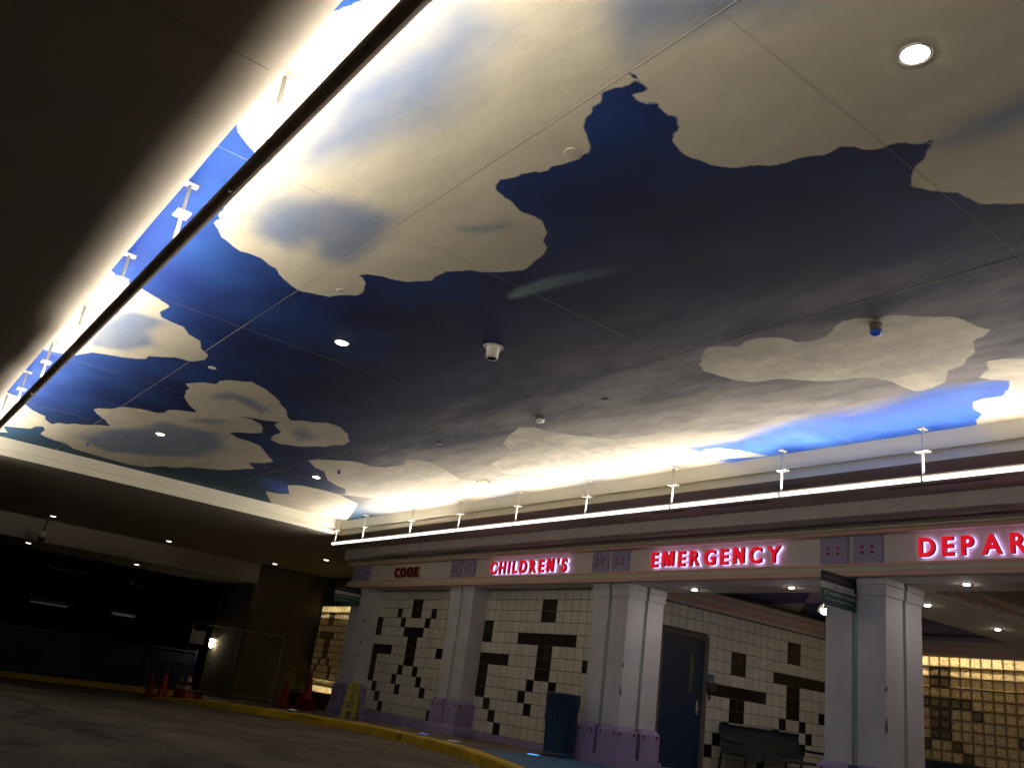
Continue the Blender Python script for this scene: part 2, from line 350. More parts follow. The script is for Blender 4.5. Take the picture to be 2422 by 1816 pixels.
# ------------------------------------------------------------------ canopy with painted sky ceiling
canopy = thing('entrance_canopy', 'large drive-through canopy with a recessed ceiling painted as a blue sky with clouds', 'canopy')
MURAL={'clouds':[[(-4.568,1.013),(-4.64,1.054),(-4.691,1.107),(-4.764,1.174),(-4.782,1.221),(-5.304,1.302),(-5.751,1.326),(-5.786,1.355),(-5.87,1.334),(-5.929,1.367),(-5.98,1.408),(-6.057,1.458),(-6.105,1.535),(-6.169,1.631),(-6.167,1.653),(-6.141,1.725),(-6.14,1.794),(-6.188,1.877),(-6.208,1.95),(-6.304,2.02),(-6.379,2.112),(-6.424,2.192),(-6.453,2.267),(-6.387,2.375),(-6.339,2.478),(-6.21,2.539),(-6.116,2.617),(-6.007,2.622),(-5.848,2.555),(-5.776,2.482),(-5.775,2.436),(-5.695,2.484),(-5.633,2.556),(-5.607,2.648),(-5.549,2.753),(-5.447,2.816),(-5.348,2.863),(-5.253,2.849),(-5.139,2.851),(-5.042,2.926),(-4.954,2.96),(-4.941,3.011),(-4.871,3.085),(-4.75,3.153),(-4.647,3.199),(-4.524,3.181),(-4.396,3.155),(-4.278,3.111),(-4.196,3.028),(-4.103,2.966),(-4.049,2.91),(-4.007,2.847),(-4.009,2.786),(-4.027,2.7),(-4.007,2.623),(-3.98,2.565),(-3.968,2.496),(-3.953,2.432),(-3.916,2.398),(-3.851,2.39),(-3.794,2.422),(-3.697,2.439),(-3.626,2.475),(-3.578,2.517),(-3.492,2.515),(-3.398,2.538),(-3.335,2.564),(-3.26,2.553),(-3.219,2.542),(-3.182,2.5),(-3.156,2.459),(-3.118,2.43),(-3.086,2.38),(-3.028,2.338),(-2.969,2.332),(-2.931,2.308),(-2.876,2.31),(-2.81,2.259),(-2.766,2.269),(-2.725,2.292),(-2.709,2.31),(-2.659,2.321),(-2.631,2.28),(-2.618,2.254),(-2.605,2.261),(-2.628,2.311),(-2.631,2.367),(-2.645,2.403),(-2.68,2.39),(-2.722,2.371),(-2.732,2.402),(-2.728,2.468),(-2.705,2.499),(-2.668,2.482),(-2.69,2.534),(-2.7,2.609),(-2.665,2.657),(-2.71,2.685),(-2.73,2.722),(-2.791,2.744),(-2.839,2.792),(-2.853,2.85),(-2.857,2.916),(-2.846,2.998),(-2.812,3.088),(-2.764,3.162),(-2.698,3.212),(-2.629,3.241),(-2.569,3.313),(-2.518,3.328),(-2.449,3.335),(-2.374,3.365),(-2.313,3.396),(-2.269,3.39),(-2.227,3.386),(-2.18,3.435),(-2.156,3.485),(-2.078,3.536),(-2.022,3.531),(-1.978,3.563),(-1.955,3.613),(-1.92,3.643),(-1.873,3.631),(-1.859,3.633),(-1.896,3.664),(-1.93,3.679),(-1.982,3.756),(-2.043,3.772),(-2.102,3.839),(-2.15,3.932),(-2.125,3.978),(-2.087,4.048),(-2.061,4.101),(-1.998,4.144),(-1.989,4.233),(-1.959,4.322),(-1.881,4.376),(-1.802,4.454),(-1.2,4.6),(0.5,4.9),(3.5,4.2),(3.5,0.5),(-2.6,0.5),(-3.158,1.075),(-3.202,1.058),(-3.275,1.033),(-3.342,1.007),(-3.6,0.8),(-4.3,0.8)],[(-7.457,0.994),(-7.55,1.07),(-7.619,1.17),(-7.629,1.299),(-7.712,1.437),(-7.772,1.557),(-7.813,1.611),(-7.901,1.61),(-8.052,1.587),(-8.167,1.636),(-8.215,1.783),(-8.227,1.866),(-8.395,1.985),(-8.465,2.108),(-8.679,2.189),(-8.83,2.322),(-9.02,2.33),(-9.201,2.266),(-9.243,2.101),(-9.495,1.894),(-9.623,1.903),(-9.754,1.788),(-9.837,1.705),(-9.906,1.547),(-9.997,1.43),(-10.196,1.353),(-10.359,1.3),(-10.441,1.075),(-10.439,0.965)],[(-13.041,0.936),(-12.997,1.0),(-13.117,1.148),(-13.119,1.19),(-13.524,1.34),(-13.715,1.451),(-13.893,1.654),(-14.078,1.666),(-14.315,1.814),(-14.092,1.857),(-14.03,1.972),(-13.836,2.039),(-13.746,2.169),(-13.499,2.306),(-13.38,2.427),(-13.096,2.296),(-12.895,2.146),(-12.651,2.031),(-12.49,2.053),(-12.316,2.19),(-12.04,2.26),(-11.927,2.368),(-11.839,2.502),(-11.839,2.642),(-11.684,2.717),(-11.496,2.701),(-11.356,2.817),(-11.254,2.944),(-11.093,3.071),(-10.986,3.236),(-10.82,3.399),(-10.755,3.538),(-10.844,3.699),(-11.02,3.818),(-11.281,3.899),(-11.462,3.839),(-11.619,3.702),(-11.78,3.631),(-11.933,3.822),(-11.953,4.011),(-12.024,4.178),(-12.572,4.547),(-12.789,4.713),(-13.071,4.653),(-13.315,4.51),(-13.64,4.742),(-13.905,4.65),(-14.337,4.523),(-14.534,4.383),(-14.761,4.198),(-14.836,4.092),(-15.238,3.959),(-15.412,3.775),(-15.831,3.634),(-16.009,3.394),(-15.973,3.001),(-15.903,2.735),(-15.835,2.428),(-15.537,2.249),(-15.507,2.034),(-15.314,1.823),(-14.848,1.814),(-14.645,1.756),(-14.81,1.666),(-15.079,1.646),(-15.267,1.457),(-15.394,1.303),(-15.871,1.436),(-15.97,1.339),(-17.0,1.4),(-17.0,0.5)],[(-10.093,2.469),(-9.932,2.537),(-9.807,2.596),(-9.748,2.717),(-9.577,2.696),(-9.405,2.773),(-9.308,2.897),(-9.229,2.947),(-9.294,3.095),(-9.414,3.249),(-9.627,3.457),(-9.729,3.501),(-9.861,3.636),(-10.128,3.776),(-10.282,3.879),(-10.108,3.977),(-10.044,4.089),(-9.883,4.202),(-9.884,4.37),(-10.079,4.581),(-10.445,4.803),(-10.64,4.832),(-10.82,4.766),(-11.066,4.73),(-11.173,4.649),(-11.389,4.566),(-11.478,4.448),(-11.603,4.294),(-11.503,4.123),(-11.221,4.055),(-10.986,4.054),(-10.853,3.961),(-10.708,3.838),(-10.526,3.82),(-10.627,3.686),(-10.699,3.529),(-10.861,3.36),(-11.04,3.242),(-11.172,3.105),(-11.194,2.977),(-11.001,2.824),(-10.714,2.667),(-10.402,2.578),(-10.239,2.577)],[(-12.084,4.955),(-11.84,5.022),(-11.659,5.157),(-11.423,5.318),(-11.351,5.45),(-11.376,5.635),(-11.217,5.778),(-10.964,5.807),(-10.746,5.85),(-10.564,5.727),(-10.387,5.719),(-10.3,5.806),(-10.23,5.932),(-10.379,6.289),(-10.646,6.771),(-11.642,7.455),(-12.793,7.525),(-13.902,6.407),(-13.685,6.429),(-13.32,6.209),(-13.236,6.006),(-13.03,5.746),(-12.503,5.428),(-12.435,5.249)],[(-14.243,5.586),(-13.984,5.694),(-13.935,5.897),(-13.886,6.101),(-13.902,6.407),(-14.28,6.982),(-16.6,7.9),(-16.6,6.3),(-15.28,5.604),(-15.193,5.835),(-14.95,5.931),(-14.533,5.714)],[(-8.447,5.884),(-8.069,5.701),(-7.706,5.572),(-7.564,5.685),(-7.556,5.831),(-7.446,5.996),(-7.337,6.162),(-7.203,6.305),(-6.914,6.6),(-7.7,7.389),(-8.63,7.321),(-9.688,6.851),(-9.601,6.606),(-9.42,6.414),(-9.061,6.319),(-8.855,6.248),(-8.657,6.179)],[(-7.48,6.47),(-7.033,6.45),(-6.824,6.706),(-6.723,6.758),(-6.61,6.956),(-6.547,7.112),(-6.509,7.266),(-6.388,7.192),(-6.227,7.232),(-6.082,7.386),(-5.984,7.6),(-5.911,7.727),(-6.4,7.609),(-7.054,7.34),(-8.059,7.002)],[(-4.796,5.254),(-4.61,5.099),(-4.514,5.015),(-4.405,5.031),(-4.277,5.135),(-4.165,5.082),(-4.036,5.088),(-3.887,5.181),(-3.854,5.313),(-3.748,5.37),(-3.615,5.354),(-3.498,5.253),(-3.384,5.183),(-3.281,5.197),(-3.186,5.251),(-3.175,5.308),(-3.11,5.273),(-3.032,5.291),(-2.949,5.388),(-2.86,5.472),(-2.781,5.51),(-2.733,5.577),(-2.706,5.716),(-2.696,5.796),(-2.653,5.874),(-2.722,5.95),(-2.837,5.998),(-2.911,6.184),(-3.019,6.277),(-3.085,6.375),(-3.237,6.421),(-3.385,6.632),(-3.523,6.705),(-3.654,6.722),(-3.705,6.593),(-3.707,6.417),(-3.794,6.248),(-3.93,6.193),(-4.085,6.16),(-4.244,6.059),(-4.407,5.891),(-4.572,5.853),(-4.674,5.823),(-4.758,5.736),(-4.806,5.605),(-4.837,5.485),(-4.851,5.378)],[(-3.131,6.669),(-2.993,6.551),(-2.933,6.39),(-2.821,6.408),(-2.703,6.487),(2.0,6.6),(2.0,8.0),(-3.759,7.889),(-3.676,7.763),(-3.595,7.597),(-3.485,7.477),(-3.494,7.33),(-3.422,7.164),(-3.308,7.131),(-3.166,7.151),(-3.061,7.022),(-2.976,6.858),(-3.063,6.773)]],'shades':[(0.45,[(-2.876,1.453),(-2.878,1.611),(-3.039,1.638),(-3.239,1.704),(-3.631,1.772),(-3.949,1.666),(-4.321,1.566),(-4.62,1.468),(-4.423,1.416),(-4.135,1.442),(-3.855,1.292),(-3.542,1.343),(-3.195,1.447),(-2.96,1.425)]),(0.35,[(-5.53,1.585),(-5.244,1.565),(-4.952,1.756),(-4.798,1.995),(-4.852,2.117),(-5.082,2.191),(-5.397,2.25),(-5.609,2.246),(-5.668,2.133),(-5.52,1.991),(-5.545,1.908),(-5.673,1.884),(-5.76,1.814),(-5.717,1.675)]),(0.15,[(-4.535,2.536),(-4.395,2.626),(-4.186,2.723),(-4.265,2.758),(-4.445,2.687),(-4.545,2.58)]),(0.4,[(-14.749,2.386),(-13.775,2.478),(-12.895,2.795),(-12.275,2.831),(-12.204,3.02),(-12.112,3.531),(-12.726,3.863),(-13.779,3.87),(-14.704,3.418),(-15.298,2.84)]),(0.25,[(-10.288,2.832),(-9.85,2.918),(-9.869,3.208),(-10.12,3.565),(-10.383,3.512),(-10.126,3.116),(-10.359,2.914)]),(0.3,[(-10.772,4.098),(-10.339,4.119),(-10.744,4.485),(-11.199,4.402)]),(0.3,[(-11.78,3.033),(-11.36,3.163),(-11.137,3.394),(-11.562,3.337)]),(0.2,[(-8.454,1.294),(-8.278,1.4),(-8.262,1.703),(-8.738,1.649),(-9.064,1.823),(-9.552,1.649),(-9.801,1.319),(-9.224,1.257)]),(0.4,[(-2.286,1.836),(-2.432,2.013),(-2.497,2.14),(-2.363,2.13),(-2.13,2.255),(-1.918,2.382),(-1.765,2.439),(-1.783,2.332)]),(0.3,[(-1.866,3.692),(-1.715,3.626),(-1.541,3.605),(-1.412,3.573),(-1.36,3.621),(-1.43,3.784),(-1.496,3.763),(-1.646,3.771),(-1.773,3.741)])],'haze':(0.9,[(-7.209,3.459),(-6.604,3.425),(-3.924,3.077),(-3.277,3.255),(-2.538,3.81),(-1.832,4.52),(2.0,5.6),(2.0,9.0),(-15.2,9.0),(-13.612,6.458),(-10.823,5.14),(-8.573,4.051)]),'azure':[(0.55,1.0,[(-6.866,6.909),(-6.545,6.948),(-5.926,7.029),(-5.31,6.879),(-4.613,6.833),(-3.974,6.749),(-3.559,6.638),(-2.998,6.782),(1.0,6.0),(1.0,9.0),(-6.9,9.0),(-6.581,7.349),(-6.648,7.061)]),(0.4,0.5,[(-13.822,7.772),(-11.221,7.468),(-9.56,7.497),(-7.42,7.108),(-8.126,7.817),(-11.678,8.505),(-14.66,8.672)]),(0.3,0.55,[(-14.078,4.901),(-13.813,5.248),(-14.275,6.533),(-15.133,7.037),(-15.653,6.566),(-14.943,5.245)])],'comet':(0.06,[(-5.101,3.413),(-5.096,3.406),(-4.93,3.358),(-4.651,3.381),(-4.43,3.437),(-4.178,3.522),(-3.952,3.572),(-3.973,3.682),(-4.282,3.619),(-4.513,3.556),(-4.801,3.504),(-5.013,3.468),(-5.104,3.435)])}

def sdist(px, py, poly):
    """signed distance (positive inside) from points to a polygon"""
    P = np.array(poly); n = len(P); d = np.full(px.shape, 1e9); ins = np.zeros(px.shape, bool)
    for i in range(n):
        a = P[i]; b = P[(i+1) % n]; e = b-a; L = e@e+1e-12
        t = np.clip(((px-a[0])*e[0]+(py-a[1])*e[1])/L, 0, 1)
        d = np.minimum(d, (px-a[0]-t*e[0])**2+(py-a[1]-t*e[1])**2)
        c = ((a[1] > py) != (b[1] > py)); xx = a[0]+(py-a[1])*(e[0])/(e[1] if abs(e[1]) > 1e-9 else 1e-9)
        ins ^= c & (px < xx)
    return np.where(ins, 1, -1)*np.sqrt(d)
def sm(d, w): t = np.clip((d+w)/(2*w), 0, 1); return t*t*(3-2*t)
X0, X1, Y0, Y1 = -16.35, 3.0, .91, 7.73
gx = np.linspace(X0, X1, 600); gy = np.linspace(Y0, Y1, 214)
PX, PY = np.meshgrid(gx, gy); NX, NY = len(gx), len(gy)
cl = np.full(PX.shape, -9.)
for p in MURAL['clouds']: cl = np.maximum(cl, sdist(PX, PY, p))
sh = np.zeros(PX.shape)
for w, p in MURAL['shades']: sh = np.maximum(sh, sm(sdist(PX, PY, p)+(.07 if w > .31 else .0), w*.62))
hz = sm(sdist(PX, PY, MURAL['haze'][1]), MURAL['haze'][0])*(.30+.70*sm(PY-4.9, 1.3))
az = np.zeros(PX.shape)
for w, a, p in MURAL['azure']: az = np.maximum(az, a*sm(sdist(PX, PY, p)-.05, w))
co = sm(sdist(PX, PY, MURAL['comet'][1]), .035)*np.clip((-3.95-PX)/1.15, 0, 1)**1.2
wm = sm(PY-6.15, .9)*sm(-PX-4.2, 1.2)*sm(PX+15.5, 1.0)
tl = np.maximum(sm(-PX-14.2, 1.6)*.9, sm(.25-np.abs(PY-2.2-.12*(PX+15)), .2)*sm(-PX-13, 1)*.3)
me = bpy.data.meshes.new('mural_ceiling')
vv = [(float(PX[j, i]), float(PY[j, i]), ZC) for j in range(NY) for i in range(NX)]
ff = [(j*NX+i, (j+1)*NX+i, (j+1)*NX+i+1, j*NX+i+1) for j in range(NY-1) for i in range(NX-1)]
me.from_pydata(vv, [], ff)
for nm, arr in (('cloud', cl), ('shade', sh), ('haze', hz), ('azure', az), ('comet', co), ('warm', wm), ('teal', tl), ('royal', sm(1.9-PY, 1.0))):
    a = me.attributes.new(nm, 'FLOAT', 'POINT'); a.data.foreach_set('value', arr.astype(np.float32).ravel())
mm = bpy.data.materials.new('painted_sky_mural'); mm.use_nodes = True; n = mm.node_tree.nodes; l = mm.node_tree.links
bs = n['Principled BSDF']; bs.inputs['Roughness'].default_value = .75; bs.inputs['Specular IOR Level'].default_value = .25
tc = n.new('ShaderNodeTexCoord')
def attr(nm): a = n.new('ShaderNodeAttribute'); a.attribute_name = nm; return a.outputs['Fac']
def noise(sc, det=6, ro=.6, stretch=None, seed=0):
    t = n.new('ShaderNodeTexNoise'); t.inputs['Scale'].default_value = sc; t.inputs['Detail'].default_value = det; t.inputs['Roughness'].default_value = ro
    mp = n.new('ShaderNodeMapping'); l.new(tc.outputs['Object'], mp.inputs['Vector']); mp.inputs['Location'].default_value = (seed, seed*1.7, 0)
    if stretch: mp.inputs['Scale'].default_value = stretch[0]; mp.inputs['Rotation'].default_value = (0, 0, stretch[1])
    l.new(mp.outputs[0], t.inputs['Vector']); return t.outputs['Fac']
def mth(op, a, b=None, c=None):
    m = n.new('ShaderNodeMath'); m.operation = op
    for k, v in enumerate((a, b, c)):
        if v is None: continue
        if isinstance(v, (int, float)): m.inputs[k].default_value = v
        else: l.new(v, m.inputs[k])
    return m.outputs[0]
def rng(v, a, b, c=0, d=1, smooth=True):
    m = n.new('ShaderNodeMapRange'); m.interpolation_type = 'SMOOTHSTEP' if smooth else 'LINEAR'
    l.new(v, m.inputs['Value'])
    for k, q in zip(('From Min', 'From Max', 'To Min', 'To Max'), (a, b, c, d)): m.inputs[k].default_value = q
    return m.outputs[0]
def mix(f, a, b):
    m = n.new('ShaderNodeMix'); m.data_type = 'RGBA'
    if isinstance(f, (int, float)): m.inputs['Factor'].default_value = f
    else: l.new(f, m.inputs['Factor'])
    for k, v in ((6, a), (7, b)):
        if isinstance(v, tuple): m.inputs[k].default_value = (*v, 1)
        else: l.new(v, m.inputs[k])
    return m.outputs[2]
n1 = noise(7, 7, .65); n2 = noise(1.1, 5, .55, seed=3); n3 = noise(1.6, 8, .6, ((.45, 1.5, 1), .5), seed=9); n4 = noise(28, 4, .6, seed=5)
n5 = noise(1.0, 8, .62, ((.5, 1.6, 1), -.35), seed=21)
edge = mth('ADD', attr('cloud'), mth('MULTIPLY', mth('SUBTRACT', n1, .5), .06))
edge = mth('ADD', edge, mth('MULTIPLY', mth('SUBTRACT', n4, .5), .008))
cmask = rng(edge, -.006, .010)
skyc = mix(rng(n2, .35, .7), (.003, .011, .075), (.006, .036, .18))
skyc = mix(attr('royal'), skyc, mix(rng(n2, .35, .7), (.010, .045, .27), (.020, .085, .36)))
skyc = mix(mth('MULTIPLY', attr('teal'), .85), skyc, (.03, .085, .12))
streak = mth('MULTIPLY', rng(mth('ADD', n3, mth('MULTIPLY', mth('SUBTRACT', n5, .5), .5)), .30, .76), rng(attr('haze'), .15, .75, .22, 1.0))
hazec = mix(streak, (.020, .028, .056), (.34, .305, .32))
hazec = mix(mth('MULTIPLY', attr('warm'), rng(n5, .25, .6, .55, 1)), hazec, (.62, .56, .46))
hf = mth('MULTIPLY', attr('haze'), rng(n5, .2, .5, .55, 1.0))
skyc = mix(hf, skyc, hazec)
azc = mix(rng(n2, .4, .65), (.028, .10, .50), (.065, .19, .60))
azf = rng(mth('ADD', attr('azure'), mth('MULTIPLY', mth('SUBTRACT', n3, .5), .9)), .30, .75)
skyc = mix(azf, skyc, azc)
skyc = mix(mth('MULTIPLY', attr('comet'), rng(n3, .2, .7, .6, .95)), skyc, (.34, .48, .52))
cc = mix(rng(n5, .3, .7), (.80, .74, .60), (.66, .60, .48))
shf = mth('MULTIPLY', rng(mth('ADD', attr('shade'), mth('MULTIPLY', mth('SUBTRACT', n5, .5), 1.1)), .05, 1.05), .95)
cc = mix(shf, cc, (.20, .27, .44))
cc = mix(mth('MULTIPLY', attr('haze'), rng(mth('ADD', n3, mth('MULTIPLY', mth('SUBTRACT', n1, .5), .5)), .35, .68, .0, .8)), cc, (.36, .33, .31))
n6 = noise(2.6, 7, .7, ((.7, 1.3, 1), .3), seed=33)
cc = mix(rng(n6, .35, .70, 0, .30), cc, (.50, .46, .40))
cc = mix(rng(n4, .3, .7, 0, .10), cc, (.40, .37, .32))
fin = mix(cmask, skyc, cc)
l.new(fin, bs.inputs['Base Color'])
bp = n.new('ShaderNodeBump'); bp.inputs['Strength'].default_value = .08; bp.inputs['Distance'].default_value = .01
l.new(noise(60, 4), bp.inputs['Height']); l.new(bp.outputs[0], bs.inputs['Normal'])
me.materials.append(mm); me.update()
mo = bpy.data.objects.new('mural_ceiling', me); COL.objects.link(mo); mo.parent = canopy
# joints in the painted ceiling: thin metal reveals
jt = MB()
for y in (2.245, 4.995): jt.box(X0, X1, y-.0022, y+.0022, ZC-.002, ZC-.0005)
for x in (-2.06, -4.89, -7.70, -10.5, -13.3): jt.box(x-.001, x+.001, Y0, Y1, ZC-.0015, ZC-.0006)
jt.build('ceiling_joint', mat('ceiling_joint_trim', (.42, .39, .35), .6, var=.6, scale=.7), canopy)
# cove wall around the recess, with a groove along it
cv = MB()
def ring(o, z0, z1):
    cv.quad((X0-o, Y1+o, z0), (X1+o, Y1+o, z0), (X1+o, Y1+o, z1), (X0-o, Y1+o, z1))
    cv.quad((X0-o, Y0-o, z0), (X0-o, Y1+o, z0), (X0-o, Y1+o, z1), (X0-o, Y0-o, z1))
    cv.quad((X1+o, Y0-o, z0), (X0-o, Y0-o, z0), (X0-o, Y0-o, z1), (X1+o, Y0-o, z1))
    cv.quad((X1+o, Y1+o, z0), (X1+o, Y0-o, z0), (X1+o, Y0-o, z1), (X1+o, Y1+o, z1))
ring(0, ZS+.0, 3.505); ring(.04, 3.505, 3.555); ring(0, 3.555, ZC)
for z in (3.505, 3.555):
    for (a, b, c, d) in ((X0-.04, X1+.04, Y1, Y1+.04), (X0-.04, X1+.04, Y0-.04, Y0), (X0-.04, X0, Y0, Y1), (X1, X1+.04, Y0, Y1)):
        cv.quad((a, c, z), (b, c, z), (b, d, z), (a, d, z))
cv.build('cove_wall', M_cove, canopy)
# lower soffit round the recess
sf = MB()
YB = 11.6
sf.box(-24.65, 6, -8, Y0-.045, ZS, 3.70); sf.box(-24.65, 6, Y1+.045, YB, ZS, 3.70)
sf.box(-24.65, X0-.045, Y0-.045, Y1+.045, ZS, 3.70); sf.box(X1+.045, 6, Y0-.045, Y1+.045, ZS, 3.70)
for a, b, c, d in ((-16.395, 3.045, Y0-.045, Y0), (-16.395, 3.045, Y1, Y1+.045), (-16.395, X0, Y0, Y1), (X1, 3.045, Y0, Y1)):
    sf.quad((a, c, ZS), (a, d, ZS), (b, d, ZS), (b, c, ZS))
sf.build('soffit', M_soffit, canopy)
MB().box(-24.9, 6.1, -8.2, 11.6, 3.75, 4.1).build('roof_slab', M_darkwall, canopy)
sj = MB(); sj.box(-3.5635, -3.561, -6, Y0-.05, ZS-.002, ZS-.0005)
sj.build('soffit_joint', mat('soffit_joint_line', (.16, .13, .10), .9), canopy)
MB().box(-27.45, -24.66, -8, 9.42, 2.9, 4.1).build('end_beam', M_soffit, canopy)
# the small aeroplane painted on the mural
ap = MB(); cx, cy = -10.26, 6.96
T = lambda pts: [(cx+a*.9-b*.25, cy+a*.3+b*.9, ZC-.002) for a, b in pts]
ap.poly(T([(-.22, -.015), (.16, -.02), (.20, 0), (.16, .02), (-.22, .015)]))
ap.poly([(x, y, z-.001) for x, y, z in T([(-.02, .02), (.06, .02), (-.06, .17), (-.10, .17)])]); ap.poly([(x, y, z-.001) for x, y, z in T([(-.02, -.02), (.06, -.02), (-.06, -.17), (-.10, -.17)])])
ap.poly([(x, y, z-.001) for x, y, z in T([(-.22, .012), (-.17, .012), (-.22, .07), (-.25, .07)])]); ap.poly([(x, y, z-.001) for x, y, z in T([(-.22, -.012), (-.17, -.012), (-.22, -.07), (-.25, -.07)])])
ap.build('painted_airplane', mat('aeroplane_grey_paint', (.22, .21, .19), .8), canopy)

# ------------------------------------------------------------------ cove light bars
M_lens = emis('bar_lens_glow', (1, .91, .76), BAR_L)
M_lens2 = emis('bar_lens_glow_right', (1, .90, .76), BAR_L*2.3)
M_side_glow = emis('bar_side_diffuser_glow', (1, .93, .86), 3.2)
M_rod = mat('hanger_white', (.72, .70, .64), .5)
def light_bar(y, label, xs_, n0, n1, sgn, ml):
    # n0..n1: the arc of the tube that is lens, in degrees above the horizontal on the sgn side
    t = thing('light_bar', label, 'light bar', (0, 0, 0), 0, 'long light bars hung in the ceiling recess')
    r = .040; zb = 3.235; xa, xb = -16.3, 2.6
    h = MB(); le = MB(); nseg = 38; X = np.linspace(xa, xb, nseg+1)
    A = lambda deg, rr=r: (y+sgn*rr*math.cos(R(deg)), zb+rr*math.sin(R(deg)))
    random.seed(int(y*10)); seg_j = [random.uniform(-7, 7) for _ in range(40)]
    for i in range(nseg):
        a, b = X[i], X[i+1]
        ang = np.linspace(n0, n1+seg_j[i//4], 8); e1 = ang[-1]
        for p, q in zip(ang, ang[1:]):
            (y0, z0), (y1, z1) = A(p, r*.93), A(q, r*.93)
            le.quad((a, y0, z0), (b, y0, z0), (b, y1, z1), (a, y1, z1))
        ang = np.linspace(e1, 360+n0, 16)
        for p, q in zip(ang, ang[1:]):
            (y0, z0), (y1, z1) = A(p), A(q)
            h.quad((a, y0, z0), (b, y0, z0), (b, y1, z1), (a, y1, z1), 0, True)
    for x in (xa, xb): h.poly([(x, *A(d)) for d in np.linspace(0, 345, 24)])
    if sgn < 0:
        # added shelf hides the strong lens from below; added side strip shows the glow
        h.box(xa, xb, y-.088, y-.030, zb+.0135, zb+.0155)
        sd = MB()
        for i in range(nseg):
            for p, q in zip(np.linspace(-44, 17, 7), np.linspace(-44, 17, 7)[1:]):
                (y0, z0), (y1, z1) = A(p, r*1.02), A(q, r*1.02)
                sd.quad((X[i], y0, z0), (X[i+1], y0, z0), (X[i+1], y1, z1), (X[i], y1, z1), 0, True)
        sd.build('side_diffuser', M_side_glow, t)
    h.build('housing', M_barhouse, t); le.build('lens', ml, t)
    for x in xs_:
        MB().tube([(x, y, zb+r*.8), (x, y, ZC-.01)], .0125, 8).build('hanger_rod', M_rod, t)
        MB().box(x-.028, x+.028, y-.05, y+.05, ZC-.016, ZC-.0015).build('ceiling_canopy', M_rod, t)
        MB().box(x-.06, x+.06, y-.045, y+.045, 3.495, 3.507).build('hanger_plate', M_rod, t)
        c = MB()
        for d0 in range(-90, 266, 15):
            (y0, z0), (y1, z1) = A(d0, r+.003), A(d0+15, r+.003)
            c.quad((x-.011, y0, z0), (x+.011, y0, z0), (x+.011, y1, z1), (x-.011, y1, z1))
        c.build('bar_clip', M_white, t)
    return t
light_bar(7.60, 'glowing white light bar hung along the hospital side of the painted ceiling', [-16.25, -15.1, -13.35, -11.83, -10.31, -8.77, -7.22, -5.66, -4.10, -2.55, -1.0, .5, 2.0], 22, 54, -1, M_lens2)
light_bar(1.04, 'dark-bodied light bar along the drive side, seen from below against the bright ceiling', [-16.2, -14.7, -13.13, -11.60, -10.07, -8.53, -7.0, -5.48, -3.93, -2.4, -.85, .7, 2.2], 45, 86, 1, M_lens)

# ------------------------------------------------------------------ hospital front
bld = thing('hospital_building', 'hospital emergency entrance with purple-footed columns, tiled walls and peach mouldings', 'building')
XL, XR = -18.03, 6.0
e = MB()
# frieze core and mouldings, each proud of the next
e.box(XL+.04, XR, 9.00, 9.40, 2.62, 3.44, 0)
eb = e.build('entablature', M_frieze, bld)
def strip(name, y, z0, z1, m, xl=XL):
    b = MB(); b.box(xl, XR, y, 9.02, z0, z1); return b.build(name, m, bld, bevel=.004)
strip('upper_band', 8.80, 3.215, 3.438, M_mauve, XL-.14)
strip('cornice_shadow_moulding', 8.86, 3.165, 3.213, M_brown, XL-.10)
strip('cornice_cream_moulding', 8.88, 3.135, 3.163, M_cream, XL-.08)
strip('cornice_peach_moulding', 8.90, 3.088, 3.133, M_peach, XL-.06)
strip('lower_peach_moulding', 8.955, 2.735, 2.772, M_peach, XL-.02)
strip('lower_cream_moulding', 8.935, 2.682, 2.728, M_cream, XL-.05)
strip('base_peach_moulding', 8.92, 2.622, 2.678, M_peach, XL-.09)
# columns
CX = [-17.90, -13.96, -10.04, -6.08, -2.12]
def column(x0, first):
    x1 = x0+.735; y0, y1 = 9.05, 9.785; zb = min(zsw(x0), zsw(x1))-.03; g = .0365; d = .035
    xm, ym = (x0+x1)/2, (y0+y1)/2
    def body(b, o, z0, z1, t=0, mg=1, gd=d):
        b.box(x0-o+gd, x1+o-gd, y0-o+gd, y1+o-gd, z0, z1-.002, mg)
        for xa, xb in ((x0-o, xm-g), (xm+g, x1+o)):
            for ya, yb in ((y0-o, ym-g), (ym+g, y1+o)):
                b.box(xa, xb, ya, yb, z0, z1, 0)
    s = MB(); body(s, 0, .66, 2.43); sh = s.build('column_shaft', [M_col, M_groove], bld)
    c = MB(); body(c, .018, 2.43, 2.545); body(c, .030, 2.548, 2.585); body(c, .022, 2.586, 2.621); c.build('column_capital', [M_col, M_groove], sh)
    p = MB(); body(p, .055, zb, .615, 0, 1)
    for xa, xb in ((x0-.055, xm-g), (xm+g, x1+.055)):
        for ya, yb in ((y0-.055, ym-g), (ym+g, y1+.055)): p.box(xa, xb, ya, yb, .6151, .675, 0, .045, .045)
    pl = p.build('column_plinth', [M_plinth, M_plgroove], sh)
    f = MB(); o = .085
    f.box(x0-o, x1+o, y0-o, y1+o, zb-.02, zb+.145 if x0 > -15 else .13); f.box(x0-o, x1+o, y0-o, y1+o, (zb+.1451) if x0 > -15 else .1301, .262 if x0 > -15 else .235, 0, .028, .028)
    f.build('plinth_foot', M_plinth, sh)
    q = MB()
    for k in (0, 1):
        xa = x0-.055 if k == 0 else xm+g; wd = .055+.735/2-g
        for u in (.045, wd-.075):
            MB().box(xa+u, xa+u+.034, y0-.058, y0-.05, .555, .60).build('maroon_square', M_red, pl)
        ya = y0-.055 if k == 0 else ym+g
        for u in (.045, wd-.075):
            MB().box(x1+.05, x1+.058, ya+u, ya+u+.034, .555, .60).build('maroon_square', M_red, pl)
    return sh
for i, x in enumerate(CX): column(x, i == 0)
